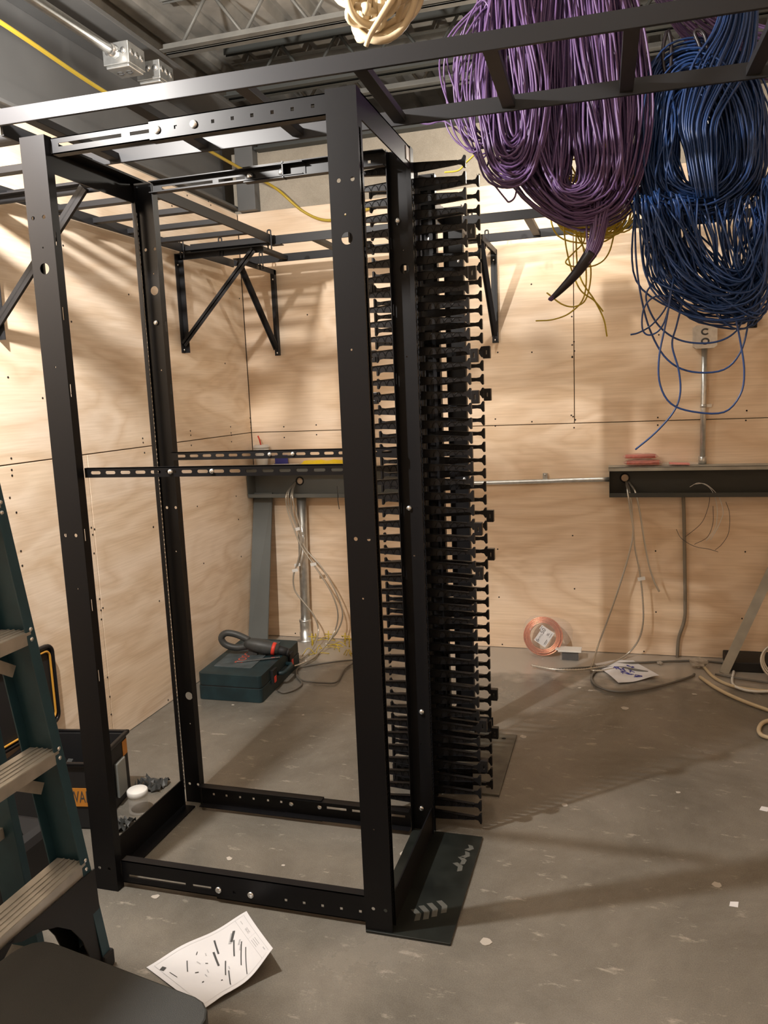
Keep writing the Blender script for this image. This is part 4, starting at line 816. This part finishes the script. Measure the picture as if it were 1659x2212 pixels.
for P, lb in (([(1.705,2.295,0.000)], 'small white wad on the floor below the right gutter'), ([(1.890,2.277,0.000)], 'crumpled whitish rag where the floor cables cross')):
    c = P[0]; s = (.016, .012, .010) if 'wad' in lb else (.05, .03, .03)
    b = MB(); rn = random.Random(5); vs = []; fs = []
    for i in range(7):
        for j in range(12):
            th, ph = PI*(i+.02)/6.04, 2*PI*j/12; k = rn.uniform(.7, 1.15); vs.append((c[0]+s[0]*k*math.sin(th)*math.cos(ph), c[1]+s[1]*k*math.sin(th)*math.sin(ph), s[2]+s[2]*min(1, k)*math.cos(th)))
    for i in range(6):
        for j in range(12): fs.append((i*12+j, i*12+(j+1) % 12, (i+1)*12+(j+1) % 12, (i+1)*12+j))
    b.add(vs, fs, False); tag(b.build('crumpled_scrap', DUST, loc=c), lb, 'debris')
# yellow ties cluster by the riser
b = MB(); rn = random.Random(8)
for k in range(16):
    x, y = rn.uniform(-.24, .10), rn.uniform(2.12, 2.40); a = rn.uniform(0, PI); L = rn.uniform(.03, .08)
    b.tube(smooth([(x-L*math.cos(a), y-L*.4*math.sin(a), .004), (x, y, rn.uniform(.01, .05)), (x+L*math.cos(a), y+L*.4*math.sin(a), .004)], 8), .0022, 5)
for x, y in ((-.21, 2.30), (-.13, 2.36), (-.02, 2.34), (.02, 2.30)): b.tube([(x, y, .003), (x+.004, y, .075)], .0035, 5); b.tube([(x-.02, y, .055), (x+.025, y, .055)], .003, 5)
tag(b.build('yellow_wire_scraps', YEL, loc=(-.08, 2.3, 0)), 'tangle of yellow wire scraps on the floor beside the conduit riser', 'wire scraps', kind='stuff')
cable('power_cord', [(-0.108,1.583,0.008),(-0.064,1.566,0.008),(-0.026,1.623,0.008),(-0.028,1.699,0.008),(-0.088,1.782,0.008),(-0.130,1.873,0.008),(-0.116,1.933,0.008),(0.020,2.031,0.008),(0.156,2.099,0.008),(0.273,2.150,0.008)], .0045, CORD, 'dark power cord leading from the tool case along the floor', n=60)
cable('power_cord', [(-0.098,1.808,0.008),(-0.036,1.737,0.008),(0.082,1.725,0.008),(0.140,1.755,0.008),(0.119,1.937,0.008),(0.145,2.052,0.008),(0.216,2.079,0.008)], .0045, CORD, 'second brown cord curving on the floor right of the tool case', n=60)
# ------------------------------------------------------------------ tool case with reciprocating saw
tc = root('tool_case', (-.33, 1.70, 0), 'dusty dark teal hard tool case lying on the floor by the left wall', 'tool case')
cdx = Vector((-.458, 1.430, 0)); ex = Vector((1, .015, 0)).normalized(); ey = Vector((-.06, 1, 0)).normalized(); W_, L_ = .335, .56
CF = frame(cdx, ex, ey, (0, 0, 1))
def cprism(b, x0, y0, x1, y1, z0, z1, r=.02, f=CF):
    P = []
    for cx_, cy_, a in ((x1-r, y1-r, 0), (x0+r, y1-r, PI/2), (x0+r, y0+r, PI), (x1-r, y0+r, 1.5*PI)):
        P += [(cx_+r*math.cos(a+t), cy_+r*math.sin(a+t)) for t in np.linspace(0, PI/2, 5)]
    b.plate(P, [], z1-z0, lambda x, y, t: f(x, y, z0+t))
b = MB(); cprism(b, 0, 0, W_, L_, .001, .068); b.build('lower_shell', CASE, tc, bevel=.006)
b = MB(); cprism(b, .002, .002, W_-.002, L_-.002, .073, .132); b.build('upper_shell', CASE, tc, bevel=.010)
b = MB(); cprism(b, .004, .004, W_-.004, L_-.004, .066, .075); b.build('seam_gasket', DRK, tc)
b = MB(); cprism(b, .04, .10, W_-.09, L_-.04, .131, .135, .01); b.build('lid_panel', CASET, tc, bevel=.001)
b = MB(); text_mesh(b, 'BOSCH', .062, lambda x, y, z: CF(.155+y*-1.0*0+x*.30*0+(-y)*-0+0, 0, 0) if False else CF(.150-y*1.0, .26+x*1.0, .1355+z))
tag(b.build('brand_lettering', REDP, tc), 'worn red lettering', None)
for yy in (.13, .38):
    b = MB(); cprism(b, W_-.008, yy, W_+.012, yy+.055, .045, .115, .004); b.build('latch', DRK, tc, bevel=.003)
    b = MB(); cprism(b, W_+.010, yy+.014, W_+.014, yy+.040, .05, .08, .002); tag(b.build('latch_button', RED, tc), 'red latch accent', None)
b = MB(); b.tube([CF(W_+x, y, .073) for x, y in ((-.005, .21), (.025, .215), (.034, .235), (.034, .33), (.025, .35), (-.005, .355))], .011, 10); b.build('handle', CASE, tc)
# saw
sw = root('reciprocating_saw', (-.33, 1.75, .14), 'worn grey reciprocating saw lying on the teal tool case', 'power saw')
def sp(l): return [tuple(q) for q in l]
A = Vector((-.435, 1.70, .220)); Bv = Vector((-.13, 1.76, .150)); dr = (Bv-A).normalized(); sd = dr.cross(Vector((0, 0, 1))).normalized(); up = sd.cross(dr)
G = frame(A, dr, sd, up)
b = MB(); n = 12; prof = [(0.10, .020), (.12, .030), (.17, .036), (.22, .038), (.25, .030), (.28, .026)]
b.tube([G(x, 0, 0) for x, _ in prof], .03, 14, rs=[r_ for _, r_ in prof]); b.build('motor_body', TOOL, sw)
b = MB(); b.tube(smooth([G(.13, 0, -.01), G(.06, 0, -.035), G(.0, 0, -.030), G(-.025, 0, .0), G(-.005, 0, .030), G(.05, 0, .034), G(.12, 0, .018)], 30), .017, 12); b.build('grip', TOOL, sw)
b = MB(); b.tube([G(.27, 0, 0), G(.33, 0, -.004)], .020, 14, rs=[.024, .020]); b.tube([G(.325, 0, -.004), G(.335, 0, -.004)], .021, 14); b.build('nose', DRK, sw)
b = MB(); b.tube([G(.245, 0, -.0), G(.262, 0, -.0)], .033, 16); tag(b.build('red_collar', RED, sw), 'red collar', None)
MB().bar(CF(.14, .16, .140), CF(.335, .26, .142), .011, .003).build('saw_blade', SILV, sw)
b = MB(); b.bar(G(.15, 0, -.038), G(.15, 0, -.075), .03, .05, up=dr); b.build('rest_foot', TOOL, sw)
# ------------------------------------------------------------------ black tote with its lid behind, jar, tape
tt = root('tool_tote', (-.245, .548, 0), 'open black tool tote with orange labels beside the rack front left post', 'tool box')
x0, x1, y0, y1, h = -.560, -.245, .285, .548, .235
b = MB(); t_ = .008
b.box((x0, y0, .0), (x1, y0+t_, h)); b.box((x0, y1-t_, 0), (x1, y1, h)); b.box((x0, y0, 0), (x0+t_, y1, h)); b.box((x1-t_, y0, 0), (x1, y1, h)); b.box((x0, y0, 0), (x1, y1, .01)); b.build('tub', DRK, tt, bevel=.004)
b = MB()
for A_, B_ in (((x0-.008, y0-.008), (x1+.010, y0+.006)), ((x0-.008, y1-.006), (x1+.010, y1+.008)), ((x0-.008, y0-.008), (x0+.006, y1+.008)), ((x1-.004, y0-.008), (x1+.010, y1+.008))): b.box((*A_, h-.006), (*B_, h+.008))
b.build('rim', PLB, tt, bevel=.003)
tag(MB().box((x1+.0005, .505, .16), (x1+.002, .540, .215)).build('side_label', ORL, tt), 'orange side label', None)
b = MB().box((x1+.0, .43, .035), (x1+.012, .50, .165)); tag(b.build('side_latch', mat('silver_grey_latch', (.30, .32, .31), .35, .4), tt, bevel=.004), 'silver grey latch', None)
b = MB().box((x0+.130, y0-.003, .085), (x1-.004, y0-.0005, .150)); b.build('brand_label', ORL, tt)
b = MB(); text_mesh(b, 'DEWALT', .060, lambda x, y, z: (-.312+x*.56, y0-.0033-z, .118+y)); b.build('brand_lettering', INK, tt)
b = MB(); rn = random.Random(1)
for k in range(7): b.bar((x0+.04+.03*k, y0+.05, .05), (x0+.06+.03*k, y1-.05, .13+rn.uniform(-.03, .03)), .02, .02)
b.build('loose_tools', TOOL, tt)
b = MB(); b.bar((-.42, .36, .10), (-.40, .34, .235), .014, .014); tag(b.build('blue_tool_grip', mat('bright_blue_grip', (.05, .22, .6), .4), tt), 'bright blue tool grip', None)
tt.rotation_euler.z = math.radians(10)
lf = lambda y, z, t: (-.576+.010+t, y, z)
def rr(y0, y1, z0, z1, r):
    P = []
    for cy_, cz_, a in ((y1-r, z1-r, 0), (y0+r, z1-r, PI/2), (y0+r, z0+r, PI), (y1-r, z0+r, 1.5*PI)): P += [(cy_+r*math.cos(a+t), cz_+r*math.sin(a+t)) for t in np.linspace(0, PI/2, 6)]
    return P
ld = root('tote_lid', (-.56, .43, .24), 'black lid with yellow inner edge standing on the tote against the left wall', 'lid')
b = MB(); b.plate(rr(.15, .575, .246, .555, .03), [], .008, lf); b.build('lid_panel', DRK, ld)
b = MB(); P = [lf(y, z, .012) for y, z in rr(.155, .570, .251, .550, .03)]; b.tube(P, .008, 8, closed=True); b.build('lid_rim', PLB, ld)
b = MB(); P = [lf(y, z, .014) for y, z in rr(.172, .553, .268, .533, .025)]; b.tube(P, .0045, 6, closed=True); tag(b.build('yellow_edge', TRIM, ld), 'yellow edge line', None)
jr = root('jar', (-.132, .425, 0), 'clear plastic jar with a white screw lid on the floor by the rack', 'jar')
MB().lathe([(.030, .001), (.034, .004), (.034, .055), (.028, .066)], (-.132, .425, 0), 24).build('jar_body', GLS, jr)
MB().lathe([(.034, .062), (.036, .064), (.036, .082), (.033, .085)], (-.132, .425, 0), 28).build('lid', WHT, jr)
for (c, lb, s) in (((-.19, .60), 'crumpled dark plastic wrap on the floor behind the jar', .055), ((-.145, .32), 'dark crumpled plastic scrap on the floor in front of the jar', .045)):
    b = MB(); rn = random.Random(int(c[1]*50)); vs = []; fs = []; n = 9
    for i in range(n+1):
        for j in range(n+1): vs.append((c[0]+(i/n-.5)*2*s+rn.uniform(-.006, .006), c[1]+(j/n-.5)*1.6*s+rn.uniform(-.006, .006), .003+rn.random()**2*.028))
    for i in range(n):
        for j in range(n):
            if rn.random() > .08: a = i*(n+1)+j; fs.append((a, a+n+1, a+n+2, a+1))
    b.add(vs, fs, False); o = b.build('plastic_wrap', TOOL, loc=(c[0], c[1], 0)); md = o.modifiers.new('thick', 'SOLIDIFY'); md.thickness = .0008; tag(o, lb, 'plastic scrap')
# ------------------------------------------------------------------ instruction sheet
q4 = [(0.342,-0.263,0.000),(0.559,-0.363,0.000),(0.607,-0.310,0.000),(0.501,-0.008,-0.000)]
Aq, Dq, Eq, Bq = q4
Cq = [(0.671,-0.198,0.060)][0]
ish = root('instruction_sheet', tuple(Aq), 'printed assembly instruction sheet with part drawings, curling up on the floor in front', 'paper')
def IS(u, v, t=0):    # u along the long side from the near left edge, v across
    a = np.array(Aq)*(1-u)+np.array(Bq)*u; d0 = np.array(Dq)*(1-u)+np.array(Cq)*u
    p = a*(1-v)+d0*v; z = .002+.055*max(0, (u-.35)/.65)**1.6*v**1.2+.008*math.sin(PI*u*1.5)**2+.006*v*(1-u)
    return (p[0], p[1], z+t)
b = MB(); sheet(b, IS, 24, 18, .0006); b.build('sheet', PAP, ish)
def strip(b, u0, v0, u1, v1, w, lift=.0012, n=8):
    d = np.array((u1-u0, v1-v0)); nn = np.array((-d[1]*.75, d[0]/.75)); nn = nn/np.linalg.norm(nn)*w/2; vs = []; fs = []
    for i in range(n+1):
        c = np.array((u0, v0))+d*i/n
        for s in (-1, 1): q = c+nn*s; vs.append(IS(q[0], q[1], lift))
    for i in range(n): fs.append((2*i, 2*i+2, 2*i+3, 2*i+1))
    b.add(vs, fs, False)
# page marks measured in the sheet's own width and height
for u0, v0, u1, v1, w in ((.60, .16, .55, .40, .018), (.52, .34, .47, .58, .022), (.80, .20, .72, .34, .030), (.75, .34, .66, .57, .016), (.80, .45, .66, .76, .013), (.80, .58, .65, .93, .011), (.56, .56, .46, .76, .014), (.52, .72, .43, .92, .014), (.27, .27, .20, .42, .010), (.40, .22, .37, .26, .008), (.24, .50, .27, .52, .012), (.38, .45, .40, .47, .010), (.22, .68, .24, .68, .014), (.38, .80, .40, .80, .012), (.07, .14, .085, .19, .045), (.09, .27, .10, .40, .006)):
    b = MB(); strip(b, u0, v0, u1, v1, w); b.build('part_drawing', INK, ish)
b = MB()
for u0, v0, u1, v1, w in ((.05, .05, .96, .05, .0025), (.05, .95, .93, .95, .0025), (.05, .05, .05, .95, .0025), (.955, .05, .955, .95, .003), (.86, .05, .86, .95, .003), (.86, .50, .955, .50, .002), (.775, .215, .70, .35, .035), (.80, .40, .76, .46, .022), (.78, .48, .74, .55, .022), (.90, .56, .90, .72, .006), (.92, .56, .92, .72, .006), (.88, .56, .88, .72, .006), (.90, .12, .90, .2, .006), (.93, .82, .93, .88, .01), (.45, .3, .44, .34, .012), (.33, .36, .34, .42, .01), (.5, .46, .49, .5, .012), (.35, .55, .34, .6, .01), (.55, .66, .54, .7, .012), (.3, .6, .3, .64, .01)):
    strip(b, u0, v0, u1, v1, w, .001)
b.build('page_lines', INKG, ish)
b = MB(); text_mesh(b, 'DCA2', .045, lambda x, y, z: IS(.905-y*1.0*.9-.0, .36+x*1.0, .0014)); b.build('page_title', INKG, ish)
# ------------------------------------------------------------------ step ladder
sl_ = root('step_ladder', (.2, -.5, 0), 'dark teal fiberglass step ladder with aluminium steps at the left picture edge', 'step ladder')
TOPZ = 1.80
def rail_pt(side, z):     # front rails, lean toward -X going up, side 1 = far, 0 = near
    k = z/TOPZ; return Vector((.247-.140*k, (-.285-.135*k) if side else (-.86+.135*k), z))
for s in (1, 0):
    a, c = rail_pt(s, .035), rail_pt(s, TOPZ); d = -1 if s else 1
    b = MB(); b.bar(a, c, .030, .004, up=(1, 0, .08))        # front flange facing +X
    for off in (0,):
        o = Vector((-.040, d*-.0145*-1, 0)); b.bar(a+Vector((-.048, -d*.013, 0)), c+Vector((-.048, -d*.013, 0)), .004, .094, up=(1, 0, .08))
    b.bar(a+Vector((-.094, 0, 0)), c+Vector((-.094, 0, 0)), .030, .004, up=(1, 0, .08))
    b.build('front_rail', LADR, sl_, bevel=.001)
    b = MB(); f = rail_pt(s, 0.0); b.box((f.x-.085, f.y-.020, .0), (f.x+.006, f.y+.020, .045)); b.build('foot', DRK, sl_, bevel=.006)
for z in (.305, .61, .915, 1.22, 1.525):
    a, c = rail_pt(1, z), rail_pt(0, z)
    b = MB(); b.bar(a+Vector((-.040, -.0, 0)), c+Vector((-.040, .0, 0)), .082, .004); b.bar(a+Vector((.001, -.0, -.014)), c+Vector((.001, 0, -.014)), .003, .030); b.bar(a+Vector((-.08, -.0, -.012)), c+Vector((-.08, 0, -.012)), .003, .026)
    for k in (-.06, -.045, -.03, -.015): b.bar(a+Vector((k, 0, .003)), c+Vector((k, 0, .003)), .005, .002)
    b.build('step', ALU, sl_)
    for s in (1, 0):
        p = rail_pt(s, z); d = -1 if s else 1
        for dz in (.006, -.018): bolt(p+Vector((.002, 0, dz)), (1, 0, 0), sl_, .0055, .004, nm='rivet')
        b = MB(); b.bar(p+Vector((-.045, d*.015, -.095)), p+Vector((-.045, d*.15, -.01)), .028, .003, up=(1, 0, 0)); b.build('diagonal_brace', ALU, sl_)
a = rail_pt(1, .02)
for s in (1, 0):     # curved kick plate under the lowest step
    p = rail_pt(s, 0); d = -1 if s else 1; P = [(0, .015), (0, .275), (.30, .285), (.26, .262), (.20, .245), (.15, .220), (.105, .180), (.075, .13), (.055, .07), (.045, .015)]
    b = MB(); b.plate(P, [], .004, lambda y, z, t: (p.x-.006-t-.03*z, p.y+d*y, z)); b.plate(P, [], .004, lambda y, z, t: (p.x-.085-t-.03*z, p.y+d*y, z)); b.build('knee_brace', DRK, sl_)
for s in (1, 0):
    a = Vector((-.03, -.255 if s else -.89, .0)); c = Vector((-.04, rail_pt(s, TOPZ).y, TOPZ-.06)); MB().bar(a, c, .025, .085, up=(1, 0, .3)).build('rear_rail', LADR, sl_, bevel=.002)
for z in (.35, .8, 1.25):
    k = z/(TOPZ-.06); MB().bar((-.03-.01*k, -.26-.15*k, z), (-.03-.01*k, -.885+.15*k, z), .02, .03).build('rear_crossbar', ALU, sl_)
b = MB().box((-.02, -.76, TOPZ-.01), (.17, -.39, TOPZ+.04)); b.build('top_cap', LADR, sl_, bevel=.01)
# black soft tool bag behind the ladder
bgx = root('tool_bag', (-.1, -.2, 0), 'black tool bag on the floor behind the step ladder at the left edge', 'bag')
b = MB(); b.box((-.47, -.20, 0), (-.16, .06, .18)); b.build('bag_body', DRK, bgx, bevel=.03)
b = MB(); b.tube(smooth([(-.40, -.06, .17), (-.36, -.06, .25), (-.24, -.06, .25), (-.20, -.06, .17)], 20), .010, 8); b.build('handle', DRK, bgx)
# ------------------------------------------------------------------ foreground case
fc = root('hard_case', (.55, -.85, 0), 'dark grey rounded hard case lid cut by the lower left picture corner', 'case')
FC = frame((.300, -.600, 0), (.983, -.165, 0), (-.165*-1*-1, -.983, 0), (0, 0, 1))
FC = frame((.285, -.562, 0), (.985, -.175, 0), (-.175, -.985, 0), (0, 0, 1))
b = MB(); cprism(b, .012, .012, .493, .378, .001, .245, .05, FC); b.build('case_body', PLB, fc, bevel=.006)
b = MB(); cprism(b, 0, 0, .505, .390, .247, .300, .06, FC); b.build('lid', LID, fc, bevel=.012)
b = MB(); cprism(b, .006, .006, .499, .384, .243, .249, .055, FC); b.build('seam', DRK, fc)
